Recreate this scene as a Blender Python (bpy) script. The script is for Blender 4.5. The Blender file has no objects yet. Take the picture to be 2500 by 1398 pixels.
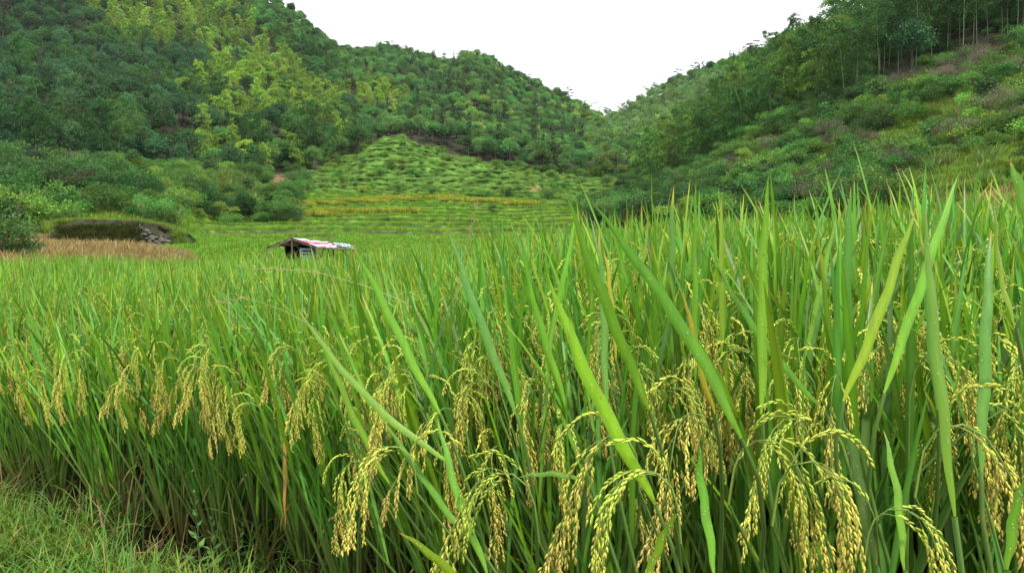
import bpy, math
import numpy as np
from mathutils import Matrix, Vector

SC = bpy.context.scene
COL = SC.collection
R = np.random.default_rng(11)
rad = math.radians

# ------------------------------------------------------------------ camera
F = 1925.0            # focal length of the photograph in its own pixels
EYE = 1.12            # eye height over the paddy floor
HOR = 590.0           # row of the horizon
PITCH = math.atan((HOR - 699.0) / F)
cam_d = bpy.data.cameras.new('camera')
cam_d.sensor_width = 36.0
cam_d.lens = 36.0 * F / 2500.0
cam_d.clip_start = 0.03
cam_d.clip_end = 4000.0
cam = bpy.data.objects.new('camera', cam_d)
cam.location = (0, 0, EYE)
cam.rotation_euler = (rad(90) + PITCH, 0, 0)
COL.objects.link(cam)
SC.camera = cam

# ------------------------------------------------------------------ sky
world = bpy.data.worlds.new('World')
SC.world = world
world.use_nodes = True
wn = world.node_tree.nodes; wl = world.node_tree.links
wn.clear()
wo = wn.new('ShaderNodeOutputWorld')
mix = wn.new('ShaderNodeMixShader')
SUN_EL, SUN_AZ = rad(62), rad(150)      # azimuth clockwise from +Y (view direction)
sky = wn.new('ShaderNodeTexSky'); sky.sky_type = 'NISHITA'; sky.sun_disc = False
sky.sun_elevation = SUN_EL; sky.sun_rotation = SUN_AZ
b1 = wn.new('ShaderNodeBackground'); b1.inputs[1].default_value = 0.12
b2 = wn.new('ShaderNodeBackground'); b2.inputs[1].default_value = 1.12
tc = wn.new('ShaderNodeTexCoord')
nz = wn.new('ShaderNodeTexNoise'); nz.inputs['Scale'].default_value = 2.2; nz.inputs['Detail'].default_value = 6
rmp = wn.new('ShaderNodeValToRGB')
rmp.color_ramp.elements[0].position = 0.3; rmp.color_ramp.elements[0].color = (0.90, 0.94, 1.0, 1)
rmp.color_ramp.elements[1].position = 0.7; rmp.color_ramp.elements[1].color = (1.0, 1.0, 0.99, 1)
wl.new(tc.outputs['Generated'], nz.inputs['Vector']); wl.new(nz.outputs['Fac'], rmp.inputs['Fac'])
wl.new(rmp.outputs['Color'], b2.inputs[0]); wl.new(sky.outputs['Color'], b1.inputs[0])
mix.inputs[0].default_value = 0.9
wl.new(b1.outputs[0], mix.inputs[1]); wl.new(b2.outputs[0], mix.inputs[2]); wl.new(mix.outputs[0], wo.inputs['Surface'])

sun_d = bpy.data.lights.new('sun', 'SUN')
sun_d.energy = 3.4; sun_d.angle = rad(5); sun_d.color = (1.0, 0.95, 0.86)
sun = bpy.data.objects.new('sun', sun_d)
sd = Vector((math.sin(SUN_AZ) * math.cos(SUN_EL), math.cos(SUN_AZ) * math.cos(SUN_EL), math.sin(SUN_EL)))
sun.rotation_euler = sd.to_track_quat('Z', 'Y').to_euler()
COL.objects.link(sun)

SC.view_settings.view_transform = 'Standard'
SC.view_settings.look = 'None'
SC.view_settings.exposure = 0.84
SC.view_settings.gamma = 1.0
SC.view_settings.use_curve_mapping = False
SC.render.engine = 'CYCLES'
SC.cycles.use_denoising = True
try:
    SC.cycles.denoiser = 'OPENIMAGEDENOISE'
    SC.cycles.denoising_prefilter = 'ACCURATE'
except Exception:
    pass
SC.cycles.max_bounces = 7
SC.cycles.diffuse_bounces = 3
SC.cycles.glossy_bounces = 2
SC.cycles.transmission_bounces = 4
SC.cycles.volume_bounces = 0
SC.cycles.sample_clamp_indirect = 6

# ------------------------------------------------------------------ projection helpers
CP, SP = math.cos(PITCH), math.sin(PITCH)
def at(px, py, Y):
    """world point that lies at depth Y on the ray through photo pixel (px, py)"""
    u = (np.asarray(px, float) - 1250) / F; v = (699 - np.asarray(py, float)) / F
    dy = CP - SP * v; dz = SP + CP * v
    Y = np.asarray(Y, float)
    return np.stack(np.broadcast_arrays(u / dy * Y, Y, EYE + dz / dy * Y), -1)
def proj(P):
    P = np.asarray(P, float)
    x, y, z = P[..., 0], P[..., 1], P[..., 2] - EYE
    f = np.maximum(y * CP + z * SP, 1e-3); up = -y * SP + z * CP
    return 1250 + F * x / f, 699 - F * up / f
def in_poly(px, py, poly):
    px = np.asarray(px, float); py = np.asarray(py, float)
    inside = np.zeros(px.shape, bool)
    n = len(poly)
    for i in range(n):
        x1, y1 = poly[i]; x2, y2 = poly[(i + 1) % n]
        if y1 == y2: continue
        c = ((y1 > py) != (y2 > py)) & (px < (x2 - x1) * (py - y1) / (y2 - y1) + x1)
        inside ^= c
    return inside

# ------------------------------------------------------------------ noise
def vnoise(x, y, seed=0):
    xi = np.floor(x).astype(np.int64); yi = np.floor(y).astype(np.int64)
    xf = x - xi; yf = y - yi
    def h(a, b):
        n = (a * 374761393 + b * 668265263 + seed * 974711) & 0xffffffff
        n = ((n ^ (n >> 13)) * 1274126177) & 0xffffffff
        return ((n ^ (n >> 16)) & 0xffff) / 65535.0
    u = xf * xf * (3 - 2 * xf); v = yf * yf * (3 - 2 * yf)
    return (h(xi, yi) * (1 - u) + h(xi + 1, yi) * u) * (1 - v) + (h(xi, yi + 1) * (1 - u) + h(xi + 1, yi + 1) * u) * v
def fbm(x, y, sc, seed=0, o=4):
    s = 0; a = 1; t = 0
    for k in range(o):
        s = s + a * vnoise(x / sc * 2 ** k, y / sc * 2 ** k, seed + k); t += a; a *= 0.5
    return s / t - 0.5

# ------------------------------------------------------------------ geometry containers (all quads)
class Geo:
    def __init__(s, V, Q, C, M=0):
        s.V = np.asarray(V, float).reshape(-1, 3); s.Q = np.asarray(Q, np.int64).reshape(-1, 4)
        C = np.asarray(C, float)
        s.C = np.broadcast_to(C, (len(s.V), 3)).copy() if C.ndim == 1 else C
        s.M = np.full(len(s.Q), M) if np.isscalar(M) else M
    def tf(s, m):
        m = np.asarray(m, float)
        return Geo(s.V @ m[:3, :3].T + m[:3, 3], s.Q, s.C, s.M)
def join(gs):
    gs = list(gs); off = np.cumsum([0] + [len(g.V) for g in gs])[:-1]
    return Geo(np.concatenate([g.V for g in gs]), np.concatenate([g.Q + o for g, o in zip(gs, off)]),
               np.concatenate([g.C for g in gs]), np.concatenate([g.M for g in gs]))
def mesh(name, g, mats, smooth=True):
    me = bpy.data.meshes.new(name)
    nv, nq = len(g.V), len(g.Q)
    me.vertices.add(nv); me.vertices.foreach_set('co', g.V.astype(np.float32).ravel())
    me.loops.add(nq * 4); me.loops.foreach_set('vertex_index', g.Q.astype(np.int32).ravel())
    me.polygons.add(nq)
    me.polygons.foreach_set('loop_start', np.arange(0, nq * 4, 4, dtype=np.int32))
    me.polygons.foreach_set('material_index', g.M.astype(np.int32))
    me.polygons.foreach_set('use_smooth', np.full(nq, smooth))
    ca = me.attributes.new('tint', 'FLOAT_COLOR', 'POINT')
    ca.data.foreach_set('color', np.concatenate([g.C, np.ones((nv, 1))], 1).astype(np.float32).ravel())
    for m in (mats if isinstance(mats, (list, tuple)) else [mats]): me.materials.append(m)
    me.update(calc_edges=True); me.validate()
    return me
def link(name, me, parent=None, mat4=None, loc=None, **props):
    o = bpy.data.objects.new(name, me)
    COL.objects.link(o)
    if parent is not None: o.parent = parent
    if mat4 is not None: o.matrix_local = Matrix(np.asarray(mat4).tolist())
    if loc is not None: o.location = loc
    for k, v in props.items(): o[k] = v
    return o
def empty(name, loc=(0, 0, 0), mat4=None, **props): return link(name, None, None, mat4, None if mat4 is not None else loc, **props)

def unit(v): v = np.asarray(v, float); return v / np.maximum(np.linalg.norm(v, axis=-1, keepdims=True), 1e-9)
def rotz(a): c, s = math.cos(a), math.sin(a); return np.array([[c, -s, 0, 0], [s, c, 0, 0], [0, 0, 1, 0], [0, 0, 0, 1.]])
def roty(a): c, s = math.cos(a), math.sin(a); return np.array([[c, 0, s, 0], [0, 1, 0, 0], [-s, 0, c, 0], [0, 0, 0, 1.]])
def rotx(a): c, s = math.cos(a), math.sin(a); return np.array([[1, 0, 0, 0], [0, c, -s, 0], [0, s, c, 0], [0, 0, 0, 1.]])
def trs(t): m = np.eye(4); m[:3, 3] = t; return m
def scl(s):
    m = np.eye(4); s = (s, s, s) if np.isscalar(s) else s
    m[0, 0], m[1, 1], m[2, 2] = s
    return m

def tube(P, r, n, C, M=0):
    P = np.asarray(P, float); k = len(P); r = np.broadcast_to(r, (k,))
    T = unit(np.gradient(P, axis=0)); ref = np.array([1., 0.13, 0.07]) if abs(T[0][0]) < .8 else np.array([0, 1., .1])
    S = unit(np.cross(T, ref)); B = np.cross(T, S)
    a = np.arange(n) / n * 2 * math.pi
    V = P[:, None] + (S[:, None] * np.cos(a)[None, :, None] + B[:, None] * np.sin(a)[None, :, None]) * r[:, None, None]
    i = np.arange(k - 1)[:, None] * n; j = np.arange(n)[None]; jn = (j + 1) % n
    Q = np.stack([i + j, i + jn, i + n + jn, i + n + j], -1).reshape(-1, 4)
    C = np.asarray(C, float)
    if C.ndim == 2: C = np.repeat(C, n, 0)
    return Geo(V.reshape(-1, 3), Q, C, M)
def ribbon(P, W, side, C, fold=0.18, M=0):
    """folded leaf blade: three vertices to a section"""
    P = np.asarray(P, float); k = len(P); W = np.asarray(W, float)[:, None]
    T = unit(np.gradient(P, axis=0)); S = unit(side - T * np.sum(T * side, -1, keepdims=True)); N = np.cross(T, S)
    V = np.stack([P - S * W / 2 + N * W * fold, P, P + S * W / 2 + N * W * fold], 1).reshape(-1, 3)
    i = np.arange(k - 1) * 3
    Q = np.concatenate([np.stack([i, i + 1, i + 4, i + 3], -1), np.stack([i + 1, i + 2, i + 5, i + 4], -1)])
    C = np.asarray(C, float)
    if C.ndim == 2:
        C = np.repeat(C, 3, 0); C[1::3] *= np.array([1.35, 1.22, 1.3]); C[::3] *= .96
    return Geo(V, Q, C, M)
def cards(P, D, S, L, W, C, M=0):
    """many small pointed leaves at once (diamonds folded on the midrib)"""
    P = np.asarray(P); D = unit(D); S = unit(S - D * np.sum(S * D, -1, keepdims=True)); N = np.cross(D, S)
    L = np.broadcast_to(L, (len(P),))[:, None]; W = np.broadcast_to(W, (len(P),))[:, None]
    V = np.stack([P, P + D * L * .45 - S * W / 2 + N * W * .12, P + D * L, P + D * L * .45 + S * W / 2 + N * W * .12], 1)
    Q = np.arange(len(P) * 4).reshape(-1, 4)
    return Geo(V.reshape(-1, 3), Q, np.repeat(C, 4, 0), M)
def rdir(n, rng): return unit(rng.normal(size=(n, 3)))

# ------------------------------------------------------------------ materials
def leaf_material(name, transl=0.35, rough=0.5, spec=0.3, hue=0.03, val=0.35, streak=0, noise_amt=0.0, noise_scale=3.0):
    m = bpy.data.materials.new(name); m.use_nodes = True
    n = m.node_tree.nodes; l = m.node_tree.links; n.clear()
    out = n.new('ShaderNodeOutputMaterial')
    at_ = n.new('ShaderNodeAttribute'); at_.attribute_name = 'tint'
    oi = n.new('ShaderNodeObjectInfo')
    hs = n.new('ShaderNodeHueSaturation')
    mh = n.new('ShaderNodeMapRange'); mh.inputs['To Min'].default_value = .5 - hue; mh.inputs['To Max'].default_value = .5 + hue
    l.new(oi.outputs['Random'], mh.inputs['Value']); l.new(mh.outputs[0], hs.inputs['Hue'])
    m7 = n.new('ShaderNodeMath'); m7.operation = 'MULTIPLY'; m7.inputs[1].default_value = 7.31
    fr = n.new('ShaderNodeMath'); fr.operation = 'FRACT'
    l.new(oi.outputs['Random'], m7.inputs[0]); l.new(m7.outputs[0], fr.inputs[0])
    mv = n.new('ShaderNodeMapRange'); mv.inputs['To Min'].default_value = 1 - val; mv.inputs['To Max'].default_value = 1 + val
    l.new(fr.outputs[0], mv.inputs['Value'])
    l.new(at_.outputs['Color'], hs.inputs['Color'])
    vsock = mv.outputs[0]
    if noise_amt > 0:
        tc = n.new('ShaderNodeTexCoord'); nt = n.new('ShaderNodeTexNoise'); nt.inputs['Scale'].default_value = noise_scale
        nt.inputs['Detail'].default_value = 4
        if streak:
            mp = n.new('ShaderNodeMapping'); mp.inputs['Scale'].default_value = (1, 1, streak)
            l.new(tc.outputs['Object'], mp.inputs['Vector']); l.new(mp.outputs[0], nt.inputs['Vector'])
        else: l.new(tc.outputs['Object'], nt.inputs['Vector'])
        mr = n.new('ShaderNodeMapRange'); mr.inputs['From Min'].default_value = .3; mr.inputs['From Max'].default_value = .7
        mr.inputs['To Min'].default_value = 1 - noise_amt; mr.inputs['To Max'].default_value = 1 + noise_amt
        l.new(nt.outputs['Fac'], mr.inputs['Value'])
        mm = n.new('ShaderNodeMath'); mm.operation = 'MULTIPLY'; l.new(vsock, mm.inputs[0]); l.new(mr.outputs[0], mm.inputs[1]); vsock = mm.outputs[0]
    l.new(vsock, hs.inputs['Value'])
    osock = hs.outputs[0]
    if noise_amt > 0:
        n2_ = n.new('ShaderNodeTexNoise'); n2_.inputs['Scale'].default_value = 95; n2_.inputs['Detail'].default_value = 3; l.new(tc.outputs['Object'], n2_.inputs['Vector'])
        r2_ = n.new('ShaderNodeMapRange'); r2_.inputs['From Min'].default_value = .66; r2_.inputs['From Max'].default_value = .74; r2_.inputs['To Max'].default_value = .75; l.new(n2_.outputs['Fac'], r2_.inputs['Value'])
        m2_ = n.new('ShaderNodeMix'); m2_.data_type = 'RGBA'; m2_.inputs[7].default_value = (.21, .15, .05, 1)
        l.new(r2_.outputs[0], m2_.inputs['Factor']); l.new(hs.outputs[0], m2_.inputs[6]); osock = m2_.outputs[2]
    pb = n.new('ShaderNodeBsdfPrincipled'); pb.inputs['Roughness'].default_value = rough
    pb.inputs['Specular IOR Level'].default_value = spec
    l.new(osock, pb.inputs['Base Color'])
    if transl > 0:
        tb = n.new('ShaderNodeBsdfTranslucent'); ms = n.new('ShaderNodeMixShader'); ms.inputs[0].default_value = transl
        ty = n.new('ShaderNodeMix'); ty.data_type = 'RGBA'; ty.blend_type = 'MULTIPLY'; ty.inputs['Factor'].default_value = 1
        ty.inputs[7].default_value = (1.35, 1.25, .6, 1)
        l.new(osock, ty.inputs[6]); l.new(ty.outputs[2], tb.inputs['Color'])
        l.new(pb.outputs[0], ms.inputs[1]); l.new(tb.outputs[0], ms.inputs[2]); l.new(ms.outputs[0], out.inputs['Surface'])
    else: l.new(pb.outputs[0], out.inputs['Surface'])
    return m
def plain_material(name, color, rough=0.8, spec=0.2, var=0.25, scale=6.0, metal=0, attr=False, bump=0.0):
    m = bpy.data.materials.new(name); m.use_nodes = True
    n = m.node_tree.nodes; l = m.node_tree.links
    pb = n['Principled BSDF']; pb.inputs['Roughness'].default_value = rough; pb.inputs['Specular IOR Level'].default_value = spec
    pb.inputs['Metallic'].default_value = metal
    tc = n.new('ShaderNodeTexCoord'); nt = n.new('ShaderNodeTexNoise'); nt.inputs['Scale'].default_value = scale; nt.inputs['Detail'].default_value = 7
    l.new(tc.outputs['Object'], nt.inputs['Vector'])
    mr = n.new('ShaderNodeMapRange'); mr.inputs['From Min'].default_value = .3; mr.inputs['From Max'].default_value = .7
    mr.inputs['To Min'].default_value = 1 - var; mr.inputs['To Max'].default_value = 1 + var
    l.new(nt.outputs['Fac'], mr.inputs['Value'])
    hs = n.new('ShaderNodeHueSaturation'); l.new(mr.outputs[0], hs.inputs['Value'])
    if attr:
        a = n.new('ShaderNodeAttribute'); a.attribute_name = 'tint'; l.new(a.outputs['Color'], hs.inputs['Color'])
    else: hs.inputs['Color'].default_value = (*color, 1)
    l.new(hs.outputs[0], pb.inputs['Base Color'])
    if bump:
        bp = n.new('ShaderNodeBump'); bp.inputs['Strength'].default_value = bump; l.new(nt.outputs['Fac'], bp.inputs['Height']); l.new(bp.outputs[0], pb.inputs['Normal'])
    return m
M_RICE = leaf_material('rice_leaf', .34, .42, .28, .012, .24, streak=.05, noise_amt=.12, noise_scale=110)
M_STEM = leaf_material('rice_stem', .15, .5, .3, .01, .2)
M_GRAIN = leaf_material('rice_grain', .12, .55, .25, .008, .15)
M_BAMBOO = leaf_material('bamboo_leaf', .30, .6, .12, .020, .42)
M_CULM = leaf_material('bamboo_culm', 0, .5, .3, .02, .25)
M_TREE = leaf_material('tree_leaf', .22, .6, .12, .028, .45)
M_BARK = leaf_material('tree_bark', 0, .9, .1, .02, .25)
M_SHRUB = leaf_material('shrub_leaf', .28, .6, .12, .025, .38)
M_GRASS = leaf_material('grass_blade', .35, .6, .12, .02, .25)
M_SOIL = plain_material('soil', (.1, .1, .1), 1.0, .1, .35, .7, attr=True, bump=.4)

M_DROP = plain_material('water_drop', (.75, .80, .75), .05, .8, .02, 5)
M_DROP.node_tree.nodes['Principled BSDF'].inputs['Transmission Weight'].default_value = .6
# ------------------------------------------------------------------ terrain
# for every column of the valley (its azimuth given by a photo column): depth and photo row of the ground, layer by layer
TAB = [
 (-400, [(20, .0), (30, .60), (45, 540), (62, 480), (90, 330), (110, 330), (130, 340), (200, 150), (300, -100), (430, -350)]),
 (0,    [(20, .0), (30, .50), (43, 575), (60, 505), (90, 400), (110, 402), (130, 402), (200, 215), (300, 0),   (430, -250)]),
 (150,  [(20, .0), (30, .50), (44, 598), (60, 525), (90, 432), (110, 420), (135, 412), (200, 240), (300, 40),  (430, -200)]),
 (300,  [(20, -0.25), (30, .50), (44, 602), (60, 522), (95, 442), (120, 422), (140, 418), (205, 265), (300, 90),  (430, -130)]),
 (420,  [(20, -0.45), (30, .10), (47, 602), (72, 535), (105, 440), (128, 424), (145, 425), (207, 280), (300, 115), (430, -80)]),
 (500,  [(20, -0.5), (30, -.4), (50, 602), (85, 547), (115, 434), (135, 427), (150, 432), (210, 290), (300, 130), (430, -70)]),
 (700,  [(20, -0.55), (30, -.8), (50, 608), (90, 548), (122, 470), (140, 452), (165, 440), (215, 330), (300, 200), (430, 22)]),
 (850,  [(20, -0.55), (30, -.8), (50, 608), (95, 542), (140, 478), (165, 435), (200, 400), (240, 350), (320, 250), (430, 140)]),
 (950,  [(20, -0.5), (30, -.8), (50, 608), (95, 540), (150, 480), (195, 338), (235, 362), (290, 300), (380, 200), (480, 132)]),
 (1050, [(20, -0.45), (30, -.8), (50, 608), (95, 540), (148, 484), (192, 368), (232, 375), (290, 310), (385, 215), (480, 154)]),
 (1090, [(20, -.42), (30, -.8), (50, 608), (95, 540), (146, 486), (190, 384), (231, 388), (290, 318), (387, 222), (480, 161)]),
 (1140, [(20, -0.4), (30, -.8), (50, 608), (95, 541), (145, 488), (188, 400), (230, 400), (290, 325), (390, 215), (480, 148)]),
 (1300, [(20, -0.3), (30, -.8), (50, 606), (95, 545), (140, 498), (175, 438), (220, 442), (290, 380), (390, 290), (480, 218)]),
 (1400, [(20, -0.25), (30, -.7), (50, 604), (90, 547), (130, 512), (170, 476), (220, 445), (290, 390), (390, 315), (460, 262)]),
 (1480, [(20, -0.2), (30, -.6), (50, 602), (85, 547), (125, 516), (165, 480), (220, 446), (280, 385), (380, 338), (440, 298)]),
 (1600, [(20, .0), (30, -.4), (48, 600), (75, 556), (110, 495), (150, 460), (220, 425), (280, 375), (360, 295), (420, 232)]),
 (1750, [(20, .0), (30, -.3), (45, 592), (65, 545), (90, 470), (115, 400), (180, 376), (250, 310), (330, 228), (400, 174)]),
 (1900, [(20, .0), (30, -.2), (42, 586), (58, 540), (83, 440), (108, 315), (150, 288), (200, 235), (270, 178), (340, 132)]),
 (2100, [(20, .0), (30, -.1), (40, 577), (52, 530), (72, 405), (95, 250), (130, 205), (170, 158), (230, 112), (300, 78)]),
 (2300, [(20, .0), (28, .05), (37, 562), (46, 500), (62, 380), (85, 218), (110, 125), (150, 35), (210, -40), (280, -90)]),
 (2500, [(20, .0), (27, .10), (33, 545), (41, 475), (55, 355), (78, 205), (100, 95), (140, -15), (200, -90), (280, -140)]),
 (2900, [(20, .0), (26, .15), (31, 520), (37, 440), (50, 320), (72, 130), (95, 20), (140, -90), (200, -200), (280, -250)]),
]
TPX = np.array([t[0] for t in TAB], float)
TY = np.array([[p[0] for p in t[1]] for t in TAB], float)
TZ = np.zeros_like(TY)
for i, t in enumerate(TAB):
    for k, (Y, v) in enumerate(t[1]):
        TZ[i, k] = v if k < 2 else at(t[0], v, Y)[2]
TYE = np.concatenate([TY, TY[:, -1:] + 160, TY[:, -1:] + 900], 1)
TZE = np.concatenate([TZ, TZ[:, -1:] * .72, TZ[:, -1:] * .55], 1)
def smooth_cols(A, x):
    """periodic-free cubic (Catmull-Rom) interpolation over TPX"""
    x = np.clip(x, TPX[0], TPX[-1] - 1e-3)
    i = np.clip(np.searchsorted(TPX, x, side='right') - 1, 0, len(TPX) - 2)
    t = (x - TPX[i]) / (TPX[i + 1] - TPX[i])
    sl = np.gradient(A, TPX, axis=0) * .8
    h = (TPX[i + 1] - TPX[i])
    t2, t3 = t * t, t * t * t
    return ((2 * t3 - 3 * t2 + 1)[:, None] * A[i] + ((t3 - 2 * t2 + t) * h)[:, None] * sl[i]
            + (-2 * t3 + 3 * t2)[:, None] * A[i + 1] + ((t3 - t2) * h)[:, None] * sl[i + 1])
def sstep(a, b, x): t = np.clip((x - a) / (b - a), 0, 1); return t * t * (3 - 2 * t)
def ground(x, y, detail=True, info=False):
    shp = np.shape(x); x = np.ravel(np.asarray(x, float)); y = np.ravel(np.asarray(y, float))
    px = 1250 + F * x / np.maximum(y, 8)
    YS = smooth_cols(TYE, px); ZS = smooth_cols(TZE, px)
    z = ZS[:, 0] * sstep(7, 20, y) * (y < YS[:, 0]); lay = np.zeros(len(x))
    for k in range(YS.shape[1] - 1):
        m = (y >= YS[:, k]) & (y < YS[:, k + 1])
        t = (y - YS[:, k]) / (YS[:, k + 1] - YS[:, k])
        z = np.where(m, ZS[:, k] * (1 - t) + ZS[:, k + 1] * t, z); lay = np.where(m, k + t, lay)
    z = np.where(y >= YS[:, -1], ZS[:, -1], z)
    if detail:
        hill = sstep(5.2, 6.6, lay)
        z = z + hill * (1 - .75 * sstep(8.1, 8.8, lay)) * (fbm(x, y, 60, 3) * 15 + fbm(x, y, 18, 9) * 5)
        # ravines that run down the big slopes
        rough = sstep(3.0, 4.2, lay) * (1 - hill)
        z = z + rough * (fbm(x, y, 18, 21) * 2.2 + fbm(x, y, 5, 25) * .9)
        # terraces
        tz = (px > 380) & (px < 1560)
        wt = sstep(380, 520, px) * (1 - sstep(1480, 1640, px)) * sstep(2.05, 2.5, lay) * (1 - sstep(4.0, 4.35, lay))
        st = .78
        q = (z + fbm(x, y * .35, 30, 5) * 3.6) / st
        fq = q - np.floor(q)
        zt = (np.floor(q) + sstep(.90, 1.0, fq)) * st - fbm(x, y * .35, 30, 5) * 3.6
        z = z * (1 - wt) + zt * wt
        wk = sstep(690, 780, px) * (1 - sstep(1430, 1520, px)) * sstep(4.1, 4.4, lay) * (1 - sstep(5.6, 6.0, lay))
        q = (z + fbm(x, y, 24, 55) * 2.6) / 1.7
        fq2 = q - np.floor(q)
        zt = (np.floor(q) + sstep(.70, 1.0, fq2)) * 1.7 - fbm(x, y, 24, 55) * 2.6
        z = z * (1 - wk) + zt * wk
        # terraces of the near grass bench on the right
        wr = sstep(1850, 2050, px) * sstep(1.3, 1.8, lay) * (1 - sstep(3.3, 3.8, lay))
        q = (z + fbm(x, y, 14, 75) * .8) / .8
        zt = (np.floor(q) + sstep(.6, 1.0, q - np.floor(q))) * .8 - fbm(x, y, 14, 75) * .8
        z = z * (1 - wr) + zt * wr
    else: fq = z * 0; wt = z * 0
    if info: return z.reshape(shp), lay.reshape(shp), fq.reshape(shp), wt.reshape(shp), px.reshape(shp)
    return z.reshape(shp)

# near margin of the paddy: plants grow behind this line
EDX = np.array([-9, -4, -2.4, -1.6, -.8, -.3, .1, .5, .9, 3.0]); EDY = np.array([10, 5.2, 3.6, 3.0, 2.62, 2.14, 1.45, 1.12, 1.0, .9])
def edge_y(x): return np.interp(x, EDX, EDY)
def near_height(x, y):
    """path bank in front of the paddy, a shallow wet furrow along the plants"""
    d = edge_y(x) - y
    bank = sstep(.05, .5, d) * .06 + fbm(x, y, .35, 31) * .05 * sstep(0, .3, d)
    return bank - .03 * sstep(-.5, .0, d) * (1 - sstep(.0, .25, d))
ax = np.linspace(-1.25, 1.25, 460)
yy = np.concatenate([np.arange(-6, 8, .12), np.geomspace(8, 900, 620)])
A, Y = np.meshgrid(ax, yy)
X = A * np.sqrt(np.maximum(Y, 0) ** 2 + 8 ** 2)
Z, LAY, FQ, WT, PXG = ground(X, Y, info=True)
Z = Z + near_height(X, Y) * (Y < 14)
nr, nc = X.shape
i = np.arange(nr - 1)[:, None] * nc; j = np.arange(nc - 1)[None]
Q = np.stack([i + j, i + j + 1, i + nc + j + 1, i + nc + j], -1).reshape(-1, 4)
GP = np.stack([X, Y, Z], -1)
gpx, gpy = proj(GP)
C = np.zeros((nr, nc, 3)) + np.array([.035, .05, .018])
n1 = fbm(X, Y, 9, 40)[..., None]; n2 = fbm(X, Y, 2.5, 44)[..., None]
C = C * (1 + n1 * .8)
mud = np.array([.035, .026, .018])
near = (Y < 22)[..., None]; C = np.where(near, mud * (1 + n2), C)
dry = (in_poly(gpx, gpy, [(-500, 560), (100, 575), (435, 590), (455, 640), (470, 700), (-500, 720)]) & (Y > 18))[..., None]
C = np.where(dry, np.array([.16, .10, .045]) * (1 + n2 * .8), C)
# low rice of the terraces and their banks
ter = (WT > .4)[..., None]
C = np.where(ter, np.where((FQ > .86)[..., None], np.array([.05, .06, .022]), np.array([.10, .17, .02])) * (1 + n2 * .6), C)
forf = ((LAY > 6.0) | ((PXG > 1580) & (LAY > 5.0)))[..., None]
C = np.where(forf, np.array([.028, .03, .016]) * (1 + n2), C)  # forest floor, its colour darkened for the shade inside the woods
kn = ((LAY > 4.1) & (LAY < 5.8) & (PXG > 800) & (PXG < 1470))[..., None]
C = np.where(kn, np.array([.07, .15, .025]) * (1 + n2), C)
RED = [[(655, 425), (700, 425), (722, 460), (690, 478), (652, 455)], [(180, 408), (260, 406), (335, 402), (335, 412), (250, 418), (180, 420)],
       [(2330, 470), (2500, 462), (2500, 520), (2350, 510)], [(1300, 455), (1360, 458), (1362, 464), (1290, 464)]]
for rp in RED:
    C = np.where(in_poly(gpx, gpy, rp)[..., None], np.array([.15, .09, .05]) * (1 + n2), C)
PATH_A = [(690, 462), (760, 446), (762, 452), (690, 470)]
C = np.where(in_poly(gpx, gpy, PATH_A)[..., None], np.array([.42, .36, .26]), C)
bare = None
ter_me = mesh('ground', Geo(GP.reshape(-1, 3), Q, np.clip(C, .005, 1).reshape(-1, 3)), M_SOIL)
link('ground', ter_me, kind='structure')
# the damp valley air: one closed, even box
HZ = bpy.data.materials.new('haze'); HZ.use_nodes = True
HZ.node_tree.nodes.clear(); ho = HZ.node_tree.nodes.new('ShaderNodeOutputMaterial'); hv = HZ.node_tree.nodes.new('ShaderNodeVolumePrincipled')
hv.inputs['Color'].default_value = (.86, .93, 1.0, 1); hv.inputs['Density'].default_value = .00005; hv.inputs['Anisotropy'].default_value = .1
HZ.node_tree.links.new(hv.outputs[0], ho.inputs['Volume'])
hb = np.array([(x_, y_, z_) for z_ in (-4.0, 290.0) for y_ in (-12.0, 915.0) for x_ in (-1150.0, 1150.0)])
link('haze', mesh('haze', Geo(hb, [[0, 2, 3, 1], [4, 5, 7, 6], [0, 1, 5, 4], [2, 6, 7, 3], [0, 4, 6, 2], [1, 3, 7, 5]], (1, 1, 1)), HZ, False), kind='stuff', label='pale damp air that veils the farther hills', category='haze')
# shallow water in the furrow between the paddy and the bank
M_WATER = plain_material('furrow_water', (.012, .012, .009), .08, .5, .3, 2)
wp = np.array([[(-8, 14, 0), (12, 14, 0), (12, -2, 0), (-8, -2, 0)]], float)[0]
wx = np.linspace(-7, 9, 60); edge = edge_y(wx)
V = np.concatenate([np.stack([wx, edge - .28, wx * 0 - .012], -1), np.stack([wx, edge + 6, wx * 0 - .012], -1)])
k = np.arange(59); link('furrow_water', mesh('furrow_water', Geo(V, np.stack([k, k + 1, k + 61, k + 60], -1), (.01, .01, .01)), M_WATER), kind='structure')

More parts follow.
